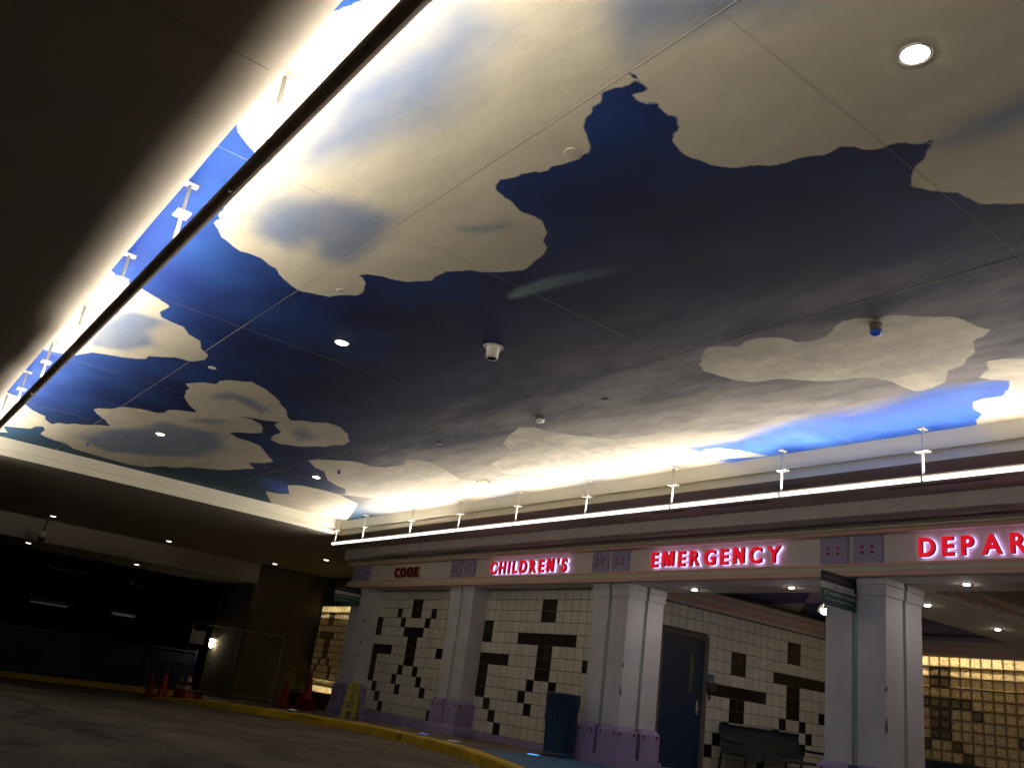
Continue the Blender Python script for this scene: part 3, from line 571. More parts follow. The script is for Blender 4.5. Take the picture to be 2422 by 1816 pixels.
# chipped corner patches of the columns
for i, (x0, zz) in enumerate(((-17.90, ((1.9, .10), (1.72, .05), (1.45, .12), (1.2, .07))), (-10.04, ((1.45, .075), (1.07, .14))), (-6.08, ((1.43, .06), (1.02, .16))))):
    for z, h in zz:
        b = MB(); x1 = x0+.735
        random.seed(i*9+int(z*10))
        pts = [(-.016, 0), (-.022, h*.3), (-.012, h*.7), (-.004, h), (0.0, h)]
        for k in range(4):
            a, c = pts[k], pts[k+1]
            b.quad((x1+a[0], 9.048, z+a[1]), (x1+.001, 9.048, z+a[1]), (x1+.001, 9.048, z+c[1]), (x1+c[0], 9.048, z+c[1]))
            b.quad((x1+.002, 9.048, z+a[1]), (x1+.002, 9.048-a[0], z+a[1]), (x1+.002, 9.048-c[0], z+c[1]), (x1+.002, 9.048, z+c[1]))
        b.build('chipped_edge', M_chip, bld)
# purple panel pairs on the frieze over the columns
for i, x in enumerate(CX):
    for k in (0, 1):
        xa = x-.03+k*.425; b = MB(); b.box(xa, xa+.352, 8.968, 9.0005, 2.773, 3.0865)
        pn = b.build('frieze_panel', M_purple, bld)
        s = MB()
        for u in (.095, .215):
            for v in (.105, .170): MB().box(xa+u, xa+u+.034, 8.960, 8.969, 2.773+v, 2.773+v+.030).build('maroon_square', M_red, pn)
# ----- tiled walls
def rows(txt, c0):
    s = set()
    for r, line in enumerate(txt.split()):
        for c, ch in enumerate(line):
            if ch == '#': s.add((c+c0, r))
    return s
B1 = rows(""".........##.....
......#..##..#..
.##....#....#...
.##....####.....
.........##.....
.####....##....#
.##......##.....
.##.....#..#....
.##....#....#...
...#....#....#..
....#...........
.....#.........#""".replace('.........##.....\n......', '.........##.....\n......', 1), 1)
B1 = rows("""........##......
.....#..##..#...
##....#....#....
##.....####.....
........##......
######..##....##
##......##......
##.....#..#.....
##....#....#....
..#....#....#...
...#............
....#.........#.""", 2)
B1 = {(c, r) for c, r in B1 if not (r == 5 and c in (7,))}
B2 = rows("""..........##......
..........##......
.##...............
.##....########...
..........##......
######....##....##
.##.......##......
.##......#..#.....
.##.....#.........
...#.....#..#.....
....#.............
.....#............""".replace('_', ''), 0)
W3 = rows("""...........##....
...........##....
...##............
...##....########
...........##....
########...##....
...##......##...#
...##.....#..#...
..#......#....#..
.#...........#...
#................
.......#.........""", 1)
def tile_wall(name, u0, u1, zt, nrow, pu, pz, org, black, place, zmin, ztop):
    """place(u, z, out) -> xyz ; org = u of column 0"""
    g = MB(); t = MB()
    c0 = math.floor((u0-org)/pu); c1 = math.ceil((u1-org)/pu)
    for c in range(c0, c1):
        for r in range(-1, nrow):
            a = max(u0, org+c*pu)+.0042; b = min(u1, org+(c+1)*pu)-.0042
            hi = min(ztop, zt-r*pz)-.0042; lo = zt-(r+1)*pz+.0042
            if b-a < .01 or hi-lo < .01: continue
            m = 1 if (c, r) in black else 0
            q = [place(a, lo, 0), place(b, lo, 0), place(b, hi, 0), place(a, hi, 0)]
            o = [place(a+.003, lo+.003, .004), place(b-.003, lo+.003, .004), place(b-.003, hi-.003, .004), place(a+.003, hi-.003, .004)]
            i = len(t.v); t.v += q+o
            for f in ((4, 5, 6, 7), (0, 1, 5, 4), (1, 2, 6, 5), (2, 3, 7, 6), (3, 0, 4, 7)):
                t.f.append(tuple(i+k for k in f)); t.mi.append(m); t.sm.append(False)
    return t
PU, PZ = .1874, .1842
# solid mass behind the tiled fronts (grout face)
ms = MB()
ms.box(-17.95, -10.13, 9.375, 17.3, -.2, 3.43)
bm_ = ms.build('wall_mass', M_grout, bld)
for u0, u1, org, blk in ((-17.17, -13.955, -15.81-10*PU, B1), (-13.23, -10.035, -11.642-10*PU, B2)):
    t = tile_wall('tiled_wall', u0, u1, 2.44, 12, PU, PZ, org, blk, lambda u, z, o: (u, 9.372-o, z), 0, 2.62)
    t.build('tiled_wall', [M_tile, M_black], bld)
    b = MB(); b.box(u0+.09 if u0 < -14 else u0+.08, u1-.05, 9.345, 9.376, -.1, .225); b.build('wall_base', M_plinth, bld, bevel=.006)
t = tile_wall('tiled_wall', 9.60, 10.60, 2.455, 12, .1925, .19, 13.92-.1925*12, W3, lambda u, z, o: (-10.127+o, u, z), 0, 2.66)
t2 = tile_wall('tiled_wall', 11.745, 16.98, 2.455, 12, .1925, .19, 13.92-.1925*12, W3, lambda u, z, o: (-10.127+o, u, z), 0, 2.66)
t3 = tile_wall('tiled_wall', 10.60, 11.745, 2.455, 1, .1925, .19, 13.92-.1925*12, W3, lambda u, z, o: (-10.127+o, u, z), 0, 2.66)
for q in (t2, t3):
    i = len(t.v); t.v += q.v; t.f += [tuple(k+i for k in f) for f in q.f]; t.mi += q.mi; t.sm += q.sm
t.build('tiled_wall', [M_tile, M_black], bld, label='tiled side wall running back into the entrance alcove')
# door in the side wall
dr = MB(); dr.box(-10.135, -10.10, 10.66, 11.64, .155, 2.15); door = dr.build('door', M_door, bld, bevel=.004)
fr = MB()
fr.box(-10.13, -10.075, 11.645, 11.735, .15, 2.215); fr.box(-10.13, -10.075, 10.57, 10.655, .15, 2.215); fr.box(-10.13, -10.075, 10.655, 11.645, 2.155, 2.215)
fr.build('door_frame', M_frame, bld, bevel=.004)
MB().box(-10.101, -10.093, 11.325, 11.40, 1.28, 1.89).build('door_window', mat('door_window_glass', (.11, .10, .075), .15), door)
hd = MB(); hd.box(-10.10, -10.088, 11.52, 11.56, .99, 1.20); hd.tube([(-10.09, 11.54, 1.08), (-10.05, 11.54, 1.08), (-10.045, 11.49, 1.08), (-10.045, 11.43, 1.08)], .010, 8)
hd.build('door_handle', M_metal, door)
# cornice round the top of the alcove walls
def yrun(x, y0, y1, specs, sgn=1):
    for nm, o, z0, z1, m in specs:
        b = MB(); b.box(x, x+sgn*o, y0, y1, z0, z1); b.build(nm, m, bld, bevel=.003)
CS = (('alcove_mauve_moulding', .06, 2.662, 2.715, M_mauve), ('alcove_lower_band', .09, 2.717, 2.775, M_peach), ('alcove_mauve_moulding', .12, 2.777, 2.835, M_mauve), ('alcove_peach_band', .15, 2.837, 2.870, M_peach), ('alcove_cream_band', .17, 2.872, 2.93, M_cream))
yrun(-10.125, 9.93, 16.9, CS)
yrun(-5.34, 9.93, 16.9, (('beam_mauve_moulding', .05, 2.622, 2.69, M_frieze), ('beam_peach_band', .07, 2.692, 2.73, M_peach), ('beam_cream_band', .09, 2.732, 2.80, M_cream)))
for nm, o, z0, z1, m in CS:
    b = MB(); b.box(-9.95, 6, 17.0-o, 17.0, z0, z1); b.build(nm, m, bld, bevel=.003)
# alcove ceiling: front soffit, beam, and the raised coffers
a = MB()
a.box(-10.12, 6, 9.41, 9.925, 2.622, 3.3); a.box(-6.47, -5.342, 9.93, 16.99, 2.622, 3.3)
a.build('alcove_soffit', M_soffit, bld)
MB().box(-10.2, 6.1, 9.93, 17.3, 3.03, 3.12).build('alcove_ceiling', M_navy, bld)
def flat(pts, z, m, nm):
    b = MB(); b.poly([(x, y, z) for x, y in pts]); return b.build(nm, m, bld)
k = (3.026-.86)/(3.3-.86)
def s3(pts): return [(x*k, y*k) for x, y in pts]
flat(s3([(-9.6, 13.79), (-8.0, 13.79), (-8.6, 14.78), (-10.44, 14.86)]), 3.0265, M_mlilac, 'ceiling_mural_shape')
flat(s3([(-11.8, 15.15), (-10.44, 14.86), (-11.95, 16.72)]), 3.0265, M_mgreen, 'ceiling_mural_shape')
flat([(-5.2, 10.0), (5, 10.0), (5, 12.0), (-5.2, 12.6)], 3.0265, M_mauve, 'ceiling_mural_shape')
flat([(-5.2, 13.6), (-1, 13.0), (5, 12.8), (5, 16.9), (-5.2, 16.9)], 3.0265, M_mgreen, 'ceiling_mural_shape')
# ----- glass block walls
def glass_mats():
    out = []
    for nm, c, tr in (('clear_glass_block', (.90, .80, .60), .85), ('dark_glass_block', (.24, .21, .17), .85), ('glass_block_edge_shade', (.62, .52, .36), .5), ('dark_glass_block_edge', (.02, .018, .015), .5)):  # clear block edges are coloured darker to paint in their side shading
        m = bpy.data.materials.new(nm); m.use_nodes = True; n = m.node_tree.nodes; l = m.node_tree.links; n.clear()
        o = n.new('ShaderNodeOutputMaterial'); t = n.new('ShaderNodeBsdfTranslucent'); g = n.new('ShaderNodeBsdfGlossy'); d = n.new('ShaderNodeBsdfDiffuse')
        tc = n.new('ShaderNodeTexCoord'); mp = n.new('ShaderNodeMapping'); mp.inputs['Scale'].default_value = (1, 1, 1); l.new(tc.outputs['Object'], mp.inputs[0])
        wv = n.new('ShaderNodeTexNoise'); wv.inputs['Scale'].default_value = 9; wv.inputs['Detail'].default_value = 2.5; wv.inputs['Distortion'].default_value = 4; l.new(mp.outputs[0], wv.inputs['Vector'])
        bp = n.new('ShaderNodeBump'); bp.inputs['Strength'].default_value = .9; bp.inputs['Distance'].default_value = .03; l.new(wv.outputs['Fac'], bp.inputs['Height'])
        mr = n.new('ShaderNodeMapRange'); mr.inputs['From Min'].default_value = .3; mr.inputs['From Max'].default_value = .7; mr.inputs['To Min'].default_value = .22; mr.inputs['To Max'].default_value = 1.1; l.new(wv.outputs['Fac'], mr.inputs['Value'])
        vs = n.new('ShaderNodeVectorMath'); vs.operation = 'SCALE'; vs.inputs[0].default_value = c; l.new(mr.outputs[0], vs.inputs['Scale'])
        l.new(vs.outputs[0], t.inputs['Color']); d.inputs['Color'].default_value = (c[0]*.55, c[1]*.55, c[2]*.55, 1)
        g.inputs['Roughness'].default_value = .12
        for q in (t, g): l.new(bp.outputs[0], q.inputs['Normal'])
        m1 = n.new('ShaderNodeMixShader'); m1.inputs[0].default_value = .3; l.new(t.outputs[0], m1.inputs[1]); l.new(d.outputs[0], m1.inputs[2])
        m2 = n.new('ShaderNodeMixShader'); m2.inputs[0].default_value = .12; l.new(m1.outputs[0], m2.inputs[1]); l.new(g.outputs[0], m2.inputs[2])
        l.new(m2.outputs[0], o.inputs[0]); out.append(m)
    return out
GM = glass_mats()
M_mortar = mat('glass_block_mortar', (.17, .145, .11), .9)
M_tube = emis('inner_tube_glow', (1, .76, .40), 80)
def glass_wall(label, x0, nx, y, ztop, nz, p, pz, black, tubes):
    t = thing('glass_block_window', label, 'window', (0, 0, 0), 0, 'glass block windows lit from inside')
    g = MB(); f = MB(); z0 = ztop-nz*pz; x1 = x0+nx*p
    for i in range(nx):
        for j in range(nz):
            a, b = x0+i*p+.009, x0+(i+1)*p-.009; hi, lo = ztop-j*pz-.009, ztop-(j+1)*pz+.009
            m = 1 if (i, j) in black else 0; q = .017
            i0 = len(g.v); g.v += [(a, y, lo), (b, y, lo), (b, y, hi), (a, y, hi), (a+q, y-.016, lo+q), (b-q, y-.016, lo+q), (b-q, y-.016, hi-q), (a+q, y-.016, hi-q)]
            for fi, fc in enumerate(((4, 5, 6, 7), (0, 1, 5, 4), (1, 2, 6, 5), (2, 3, 7, 6), (3, 0, 4, 7))): g.f.append(tuple(i0+k for k in fc)); g.mi.append(m if fi == 0 else 2+m); g.sm.append(False)
    for i in range(nx+1): f.box(x0+i*p-.009, x0+i*p+.009, y-.004, y+.07, z0, ztop)
    for j in range(nz+1): f.box(x0-.009, x1+.009, y-.0045, y+.0705, ztop-j*pz-.009, ztop-j*pz+.009)
    g.build('glass_blocks', GM, t); f.build('mortar_grid', M_mortar, t)
    bx = MB(); d = .75
    bx.quad((x0, y+d, z0), (x1, y+d, z0), (x1, y+d, ztop+.3), (x0, y+d, ztop+.3)); bx.quad((x0, y+.07, ztop+.3), (x1, y+.07, ztop+.3), (x1, y+d, ztop+.3), (x0, y+d, ztop+.3))
    bx.quad((x0, y+.07, z0), (x1, y+.07, z0), (x1, y+d, z0), (x0, y+d, z0)); bx.quad((x0-.01, y+.07, z0), (x0-.01, y+d, z0), (x0-.01, y+d, ztop+.3), (x0-.01, y+.07, ztop+.3)); bx.quad((x1+.01, y+.07, z0), (x1+.01, y+d, z0), (x1+.01, y+d, ztop+.3), (x1+.01, y+.07, ztop+.3))
    bx.quad((x0, y+.075, ztop), (x1, y+.075, ztop), (x1, y+.075, ztop+.3), (x0, y+.075, ztop+.3))
    bx.build('inner_recess', mat('recess_paint', (.42, .38, .30), .9), t)
    for z, dy, m in tubes:
        tb = MB(); n_ = max(2, int(nx*p/1.2))
        for i in range(n_):
            w = nx*p/n_; tb.tube([(x0+i*w+.04, y+dy, z), (x0+(i+1)*w-.04, y+dy, z)], .016, 6)
        tb.build('tube_lamp', m, t)
    return t
GR = rows(""".........
.##......
.##......
.........
#####....
.##..#...
.##......
.##......
........#
#..#.....""", 4)
GR = rows("""..........
.##.......
.##.......
..........
#####.....
.##..#....
.##.......
.##......#
#..#......
....#.....""", 4)
glass_wall('tall wall of amber-lit glass blocks at the back of the entrance alcove', -9.15-.195*5, 60, 17.0, 2.66, 10, .195, .1865, {(c, r) for c, r in GR}, [(2.60, .24, M_tube)])
MB().box(-10.13, 6, 17.002, 17.4, 2.66, 3.4).build('alcove_back_wall', M_mauve, bld)
MB().box(-10.12, 6, 16.93, 17.1, .1, .793).build('alcove_base_wall', mat('navy_base_wall', (.02, .03, .06), .6), bld)
GL = rows("""..........
..##......
..##......
..........
#####.....
..##......
..##......
..##......
.#..#.....
#....#....
.....#....
..........
..........""", 1)
M_tube2 = emis('inner_tube_glow_dim', (1, .82, .46), 34)
glass_wall('narrow glass block window in the brown wall behind the left end of the hospital front', -24.72, 37, 11.6, 2.625, 13, .1827, .1833, GL, [(2.50, .16, M_tube2), (.32, .16, M_tube2)])
# brown stucco walls at the far end
gw = thing('end_wall', 'brown stucco wall at the far end of the drive, beside the narrow glass block window', 'wall')
b = MB(); b.box(-27.4, -24.8, 9.43, 15, -.7, 3.438); b.build('wall_body', M_wall, gw)
b = MB(); b.box(-24.8, -17.96, 11.602, 11.75, 2.63, 3.438); b.box(-24.8, -17.96, 11.602, 11.75, -.5, .238); b.build('window_surround', M_wall, gw)

# ------------------------------------------------------------------ channel letters
M_face = mat('lit_red_letter_face', (.55, .0, .015), .4, emit=(.80, .0, .012), estr=.75)
M_facedull = mat('unlit_red_letter_face', (.22, .008, .008), .45)
M_side = mat('red_letter_return', (.30, .0, .01), .5)
M_halo = emis('letter_halo_led', (.60, .48, 1), 2.5)
OWN = {'M': [(0, 0), (0, 1), (.36, 1), (.525, .42), (.69, 1), (1.05, 1), (1.05, 0), (.80, 0), (.80, .66), (.62, 0), (.43, 0), (.25, .66), (.25, 0)],
       'N': [(0, 0), (0, 1), (.27, 1), (.60, .42), (.60, 1), (.85, 1), (.85, 0), (.59, 0), (.25, .58), (.25, 0)]}
def glyph(ch):
    pts = [(x*.74, y*.74) for x, y in OWN[ch]]; n_ = len(pts)
    v = [(x, y, .5) for x, y in pts]+[(x, y, -.5) for x, y in pts]
    f = [tuple(reversed(range(n_))), tuple(range(n_, 2*n_))]+[(i, (i+1) % n_, n_+(i+1) % n_, n_+i) for i in range(n_)]
    me = bpy.data.meshes.new('letter'); me.from_pydata(v, [], f); me.update()
    return me, np.array(v)
def word(body, x0, x1, z0, z1, lit, label, gap=.40):
    t = thing('sign_lettering', label, 'sign', (0, 0, 0), 0, 'red channel letters along the frieze')
    H = z1-z0; glyphs = []; tot = 0
    for ch in body:
        me, v = glyph(ch) if ch in OWN else text_mesh(ch, .028, .5, 5); mn, mx = v.min(0), v.max(0)
        glyphs.append((ch, me, v, mn, mx)); tot += mx[0]-mn[0]
    ch0, me0, v0, mn0, mx0 = glyphs[0]; capH = [g for g in glyphs if g[0] in 'EHKDN' or g[0] == 'O'][0]; base = capH[3][1]; cap = capH[4][1]-capH[3][1]
    wun = tot+gap*.75*(len(body)-1); sx = (x1-x0)/wun; sz = H/cap; x = 0
    for ch, me, v, mn, mx in glyphs:
        for mesh_i in (0, 1) if lit else (0,):
            m = me if mesh_i == 0 else me.copy()
            for i, p in enumerate(v):
                px = x0+(x+(p[0]-mn[0]))*sx; pz = z0+(p[1]-base)*sz
                if mesh_i == 0: m.vertices[i].co = (px, 8.935-p[2]*.04, pz)
                else: m.vertices[i].co = (px, 8.978-p[2]*.008, pz)
            m.materials.clear()
            if mesh_i == 0:
                m.materials.append(M_face if lit else M_facedull); m.materials.append(M_side if lit else M_facedull)
                for f in m.polygons: f.material_index = 0 if abs(f.normal.y) > .9 else 1
                m.name = 'letter'; m.update(); o = bpy.data.objects.new('letter', m); COL.objects.link(o); o.parent = t; lo = o
            else:
                m.materials.append(M_halo); m.name = 'halo_led'; m.update(); o = bpy.data.objects.new('halo_led', m); COL.objects.link(o); o.parent = lo
        x += mx[0]-mn[0]+gap*.75
    return t
word('COOK', -16.0, -15.08, 2.80, 3.005, False, 'unlit dull red letters reading COOK at the far end of the frieze')
word("CHILDREN'S", -12.66, -10.62, 2.80, 3.005, True, "glowing red letters reading CHILDREN'S on the frieze")
word('EMERGENCY', -8.79, -6.63, 2.81, 3.012, True, 'glowing red letters reading EMERGENCY on the frieze')
word('DEPARTMENT', -4.89, -2.60, 2.81, 3.012, True, 'glowing red letters starting DEPAR, running out of the right of the picture')

# ------------------------------------------------------------------ hanging direction signs on two columns
def blade(x, label):
    t = thing('direction_sign', label, 'sign', (x, 0, 0), 0, 'projecting garage direction signs')
    y0, y1 = 8.42, 9.04
    MB().box(-.018, .018, y0, y1, 2.485, 2.60).build('top_panel', M_signdark, t, bevel=.003)
    MB().box(-.016, .016, y0+.004, y1, 2.415, 2.4845).build('logo_panel', M_signwhite, t)
    MB().box(-.018, .018, y0+.002, y1, 2.245, 2.4145).build('direction_panel', M_signgreen, t, bevel=.003)
    b = MB(); b.box(-.03, .03, y1-.03, 9.09, 2.44, 2.50); b.build('wall_bracket', M_signdark, t)
    X = .0185
    text_on('heading_text', 'Terrell Ave Garage', (X, y0+.075, 2.345), (0, 1, 0), (0, 0, 1), .52, .046, M_ink, t, .001, .01)
    text_on('subheading_text', 'Emergency Patient Parking', (X, y0+.075, 2.295), (0, 1, 0), (0, 0, 1), .46, .026, M_ink, t, .001, .005)
    text_on('logo_text', 'Cook', (.0165, y0+.20, 2.434), (0, 1, 0), (0, 0, 1), .085, .026, M_blackink, t, .001, .02)
    text_on('logo_text', "Children's", (.0165, y0+.295, 2.444), (0, 1, 0), (0, 0, 1), .10, .014, mat('grey_ink', (.2, .2, .22), .6), t, .001, .0)
    a = MB(); ya = y0+.038; za = 2.335
    a.poly([(X, ya-.006, za), (X, ya+.006, za), (X, ya+.006, za+.04), (X, ya-.006, za+.04)]); a.poly([(X, ya-.022, za+.035), (X, ya+.022, za+.035), (X, ya, za+.06)])
    a.build('arrow', M_ink, t)
    ic = MB(); random.seed(3)
    for i in range(13):
        yy = y0+.03+i*.042; s = .010; zz = 2.54
        if i % 3 == 0: ic.poly([(X, yy-s, zz-s), (X, yy+s, zz-s), (X, yy, zz+s)])
        elif i % 3 == 1: ic.poly([(X, yy-s*.5, zz-s), (X, yy+s*.5, zz-s), (X, yy+s*.5, zz+s), (X, yy-s*.5, zz+s)])
        else: ic.poly([(X, yy+s*math.cos(q), zz+s*math.sin(q)) for q in [k*math.pi/4 for k in range(8)]])
    ic.build('icon_row', mat('icon_grey', (.35, .35, .38), .6), t)
blade(-5.71, 'black, white and teal garage sign projecting from the column under the DEPARTMENT lettering')
blade(-17.53, 'black, white and teal garage sign on the farthest column, above the narrow glass block window')

# ------------------------------------------------------------------ ceiling fixtures
def downlight(x, y, z, label, group, r=.058, m=None, name='downlight'):
    t = thing(name, label, 'ceiling light', (x, y, z), 0, group)
    MB().lathe([(r+.014, 0), (r+.013, -.006), (r+.002, -.007), (r, -.002), (r, 0)], (0, 0, 0), 28, cap=False).build('trim_ring', M_metal, t)
    MB().lathe([(r*.3, -.016), (r*.75, -.013), (r*.99, -.002)], (0, 0, 0), 28).build('diffuser', m or M_glow, t)
    return t
G1 = 'round downlights in the painted ceiling'
downlight(-1.62, 3.02, ZC, 'large bright round downlight in the beige cloud at the upper right', G1)
downlight(-7.19, 3.03, ZC, 'bright downlight alone in the dark navy middle of the painted sky', G1)
downlight(-13.0, 3.04, ZC, 'downlight set in the grey heart of the big cloud near the far end', G1)
downlight(-13.03, 5.55, ZC, 'downlight beside the cloud tip in the far right corner of the painted sky', G1)
G2 = 'small downlights in the plain soffits'
M_g2 = emis('entrance_downlight_glow', (1, .88, .78), 260)
for x, y, z, la, m in ((-8.58, 9.62, 2.622, 'small downlight in the entrance soffit nearest the tiled corner column', M_g2), (-6.91, 9.54, 2.622, 'small downlight in the entrance soffit just left of the hanging sign', M_g2),
    (-4.67, 9.48, 2.622, 'small downlight in the entrance soffit right of the signed column', M_g2), (-5.84, 10.84, 2.622, 'small downlight on the alcove beam, the nearer of its two', M_g2), (-5.92, 12.83, 2.622, 'small downlight on the alcove beam, the deeper of its two', M_g2),
    (-2.72, 9.50, 2.622, 'added entrance soffit downlight just outside the right of the picture', M_g2), (-3.2, 13.2, 3.024, 'added alcove downlight beyond the beam, outside the right of the picture', M_g2), (-5.90, 15.2, 2.622, 'added last downlight on the alcove beam, before the glass block wall', M_g2), (-8.2, 13.9, 3.024, 'added downlight in the raised alcove ceiling, hidden by the signed column', M_g2),  # unseen lamps added to brighten the alcove
    (-23.54, 3.63, ZS, 'far soffit downlight beside the pendant camera', M_glowfar), (-23.72, 6.48, ZS, 'far soffit downlight midway along the dark end bay', M_glowfar), (-23.87, 9.50, ZS, 'far soffit downlight over the brown end wall corner', M_glowfar), (-20.62, 9.51, ZS, 'far soffit downlight over the narrow glass block window', M_glowfar),
    (-25.76, 3.60, 2.898, 'downlight under the end beam, below the pendant camera', M_glowfar), (-26.05, 6.43, 2.898, 'downlight under the end beam, over the traffic cones', M_glowfar)):
    downlight(x, y, z, la, G2, .036 if z < 3.03 and x > -10 else .07, m)
def disc(x, y, z, r, label, cat, name, m, h=.008, group=None):
    t = thing(name, label, cat, (x, y, z), 0, group)
    MB().lathe([(r*.80, -h-.001), (r, -h), (r, 0)], (0, 0, 0), 28).build('cover_plate', m, t)
    MB().lathe([(r*.15, -h-.004), (r*.15, -h)], (0, 0, 0), 8).build('screw', M_metal, t)
    return t
M_plate = mat('cover_plate_cream', (.60, .56, .46), .6); M_pdark = mat('cover_plate_dark', (.16, .15, .15), .6)
G3 = 'round cover plates on the painted ceiling'
disc(-3.31, 2.49, ZC, .042, 'round cream cover plate on the beige cloud above its blue notch', 'cover plate', 'cover_plate', M_plate, .004, G3)
disc(-6.14, 2.49, ZC, .042, 'round cream cover plate at the bottom lobe of the big cloud', 'cover plate', 'cover_plate', M_plate, .004, G3)
disc(-9.18, 2.48, ZC, .042, 'small white cover plate on dark blue sky past the pointed cloud', 'cover plate', 'cover_plate', M_white, .007, G3)
disc(-12.0, 2.50, ZC, .042, 'small cream cover plate on top of the far cloud group', 'cover plate', 'cover_plate', M_plate, .006, G3)
disc(-6.17, 5.46, ZC, .040, 'small dark cover plate in the grey haze, the nearer one', 'cover plate', 'cover_plate', M_pdark, .008, G3)
disc(-9.25, 5.47, ZC, .040, 'small dark cover plate in the grey haze, the farther one', 'cover plate', 'cover_plate', M_pdark, .008, G3)
t = thing('ceiling_speaker', 'white flanged cylinder hanging from the dark middle of the painted ceiling', 'speaker', (-6.03, 3.95, ZC))
MB().lathe([(.088, -.003), (.093, -.008), (.092, 0)], (0, 0, 0), 36).build('flange', M_white, t)
MB().lathe([(.046, -.112), (.052, -.112), (.060, -.02), (.062, -.003)], (0, 0, 0), 32, cap=False).build('body', M_white, t)
MB().lathe([(.049, -.106), (.049, -.103)], (0, 0, 0), 24).build('grille', mat('speaker_grille', (.10, .10, .08), .8), t)
t = thing('smoke_detector', 'white round smoke detector on a dark base in the grey haze of the mural', 'smoke detector', (-7.23, 5.48, ZC))
MB().lathe([(.050, -.022), (.054, -.010), (.054, 0)], (0, 0, 0), 28).build('base', M_pdark, t)
MB().lathe([(.02, -.056), (.038, -.053), (.047, -.040), (.048, -.023)], (0, 0, 0), 28).build('sensor_head', mat('detector_white', (.9, .88, .82), .4), t)
for x, y, s, la in ((-3.22, 5.36, .74, 'short grey cylinder with a blue lens on the beige cloud at the right'), (-12.17, 5.53, .42, 'tiny blue-lensed fixture on the cloud near the far right corner'), (-15.01, 2.48, .42, 'tiny blue-lensed fixture on the far cloud group by the end wall')):
    t = thing('blue_lens_fixture', la, 'beacon', (x, y, ZC), 0, 'blue-lensed ceiling beacons')
    MB().lathe([(.058*s, -.075*s), (.062*s, 0)], (0, 0, 0), 28).build('body', mat('beacon_body', (.16, .14, .12), .6), t)
    MB().lathe([(.010*s, -.128*s), (.045*s, -.118*s), (.060*s, -.095*s), (.0605*s, -.076*s)], (0, 0, 0), 28).build('blue_lens', mat('blue_lens_plastic', (.02, .06, .30), .25, emit=(.05, .15, .7), estr=.08), t)
# pendant dome camera
t = thing('pendant_camera', 'dome camera hanging on a dark rod from the far dark soffit', 'camera', (-24.04, 3.61, ZS))
MB().tube([(0, 0, 0), (0, 0, -.34)], .022, 10).build('rod', M_dark, t)
MB().lathe([(.11, -.50), (.115, -.44), (.06, -.36), (.03, -.33)], (0, 0, 0), 24).build('housing', mat('camera_housing', (.45, .43, .36), .4), t)
MB().lathe([(.02, -.60), (.07, -.575), (.095, -.53), (.10, -.501)], (0, 0, 0), 24).build('smoked_dome', M_dark, t)
# slots in the strip of soffit in front of the building
for x0, x1, la in ((-4.95, -3.88, 'long narrow slot diffuser in the soffit, nearest the right'), (-7.5, -6.47, 'long narrow slot diffuser in the soffit above EMERGENCY'), (-8.35, -7.75, 'short narrow slot diffuser in the soffit left of the EMERGENCY one'), (-17.3, -16.35, 'narrow slot diffuser in the soffit over the COOK lettering')):
    t = thing('slot_diffuser', la, 'air vent', (x0, 8.45, ZS), 0, 'slot diffusers in the front soffit')
    w = x1-x0
    f = MB(); f.box(0, w, -.03, -.018, -.008, 0); f.box(0, w, .018, .03, -.008, 0); f.box(-.0, .012, -.018, .018, -.0078, 0); f.box(w-.012, w, -.018, .018, -.0078, 0); f.build('frame', mat('slot_frame', (.25, .20, .17), .6), t)
    s = MB(); s.box(.012, w-.012, -.018, .018, -.003, -.001); s.build('slot', M_slot, t)
t = thing('access_panel', 'square access panel outline in the soffit above EMERGENCY', 'access panel', (-5.85, 8.06, ZS))
MB().box(-.14, .14, -.09, .09, -.003, 0).build('panel', mat('access_panel_paint', (.38, .32, .25), .85), t)
f = MB(); f.box(-.15, .15, -.10, -.092, -.004, 0); f.box(-.15, .15, .092, .10, -.004, 0); f.box(-.15, -.142, -.092, .092, -.0039, 0); f.box(.142, .15, -.092, .092, -.0039, 0); f.build('frame', M_slot, t)
# lamp inside the alcove, partly behind the signed column
t = thing('alcove_spotlight', 'bright white twin-head spotlight in the alcove, half hidden by the signed column', 'spotlight', (-7.75, 11.45, 2.62))
MB().tube([(0, .02, .42), (0, .02, .08)], .012, 8).build('stem', M_dark, t)
MB().lathe([(.045, -.01), (.06, .03), (.05, .09), (.03, .10)], (-.05, .0, 0), 20).build('lamp_head', M_dark, t)
b = MB(); b.lathe([(.012, -.045), (.04, -.035), (.055, -.01), (.045, .03), (.02, .04)], (.04, 0, 0), 20); b.build('lamp', emis('spot_glow', (1, .97, .95), 70), t)

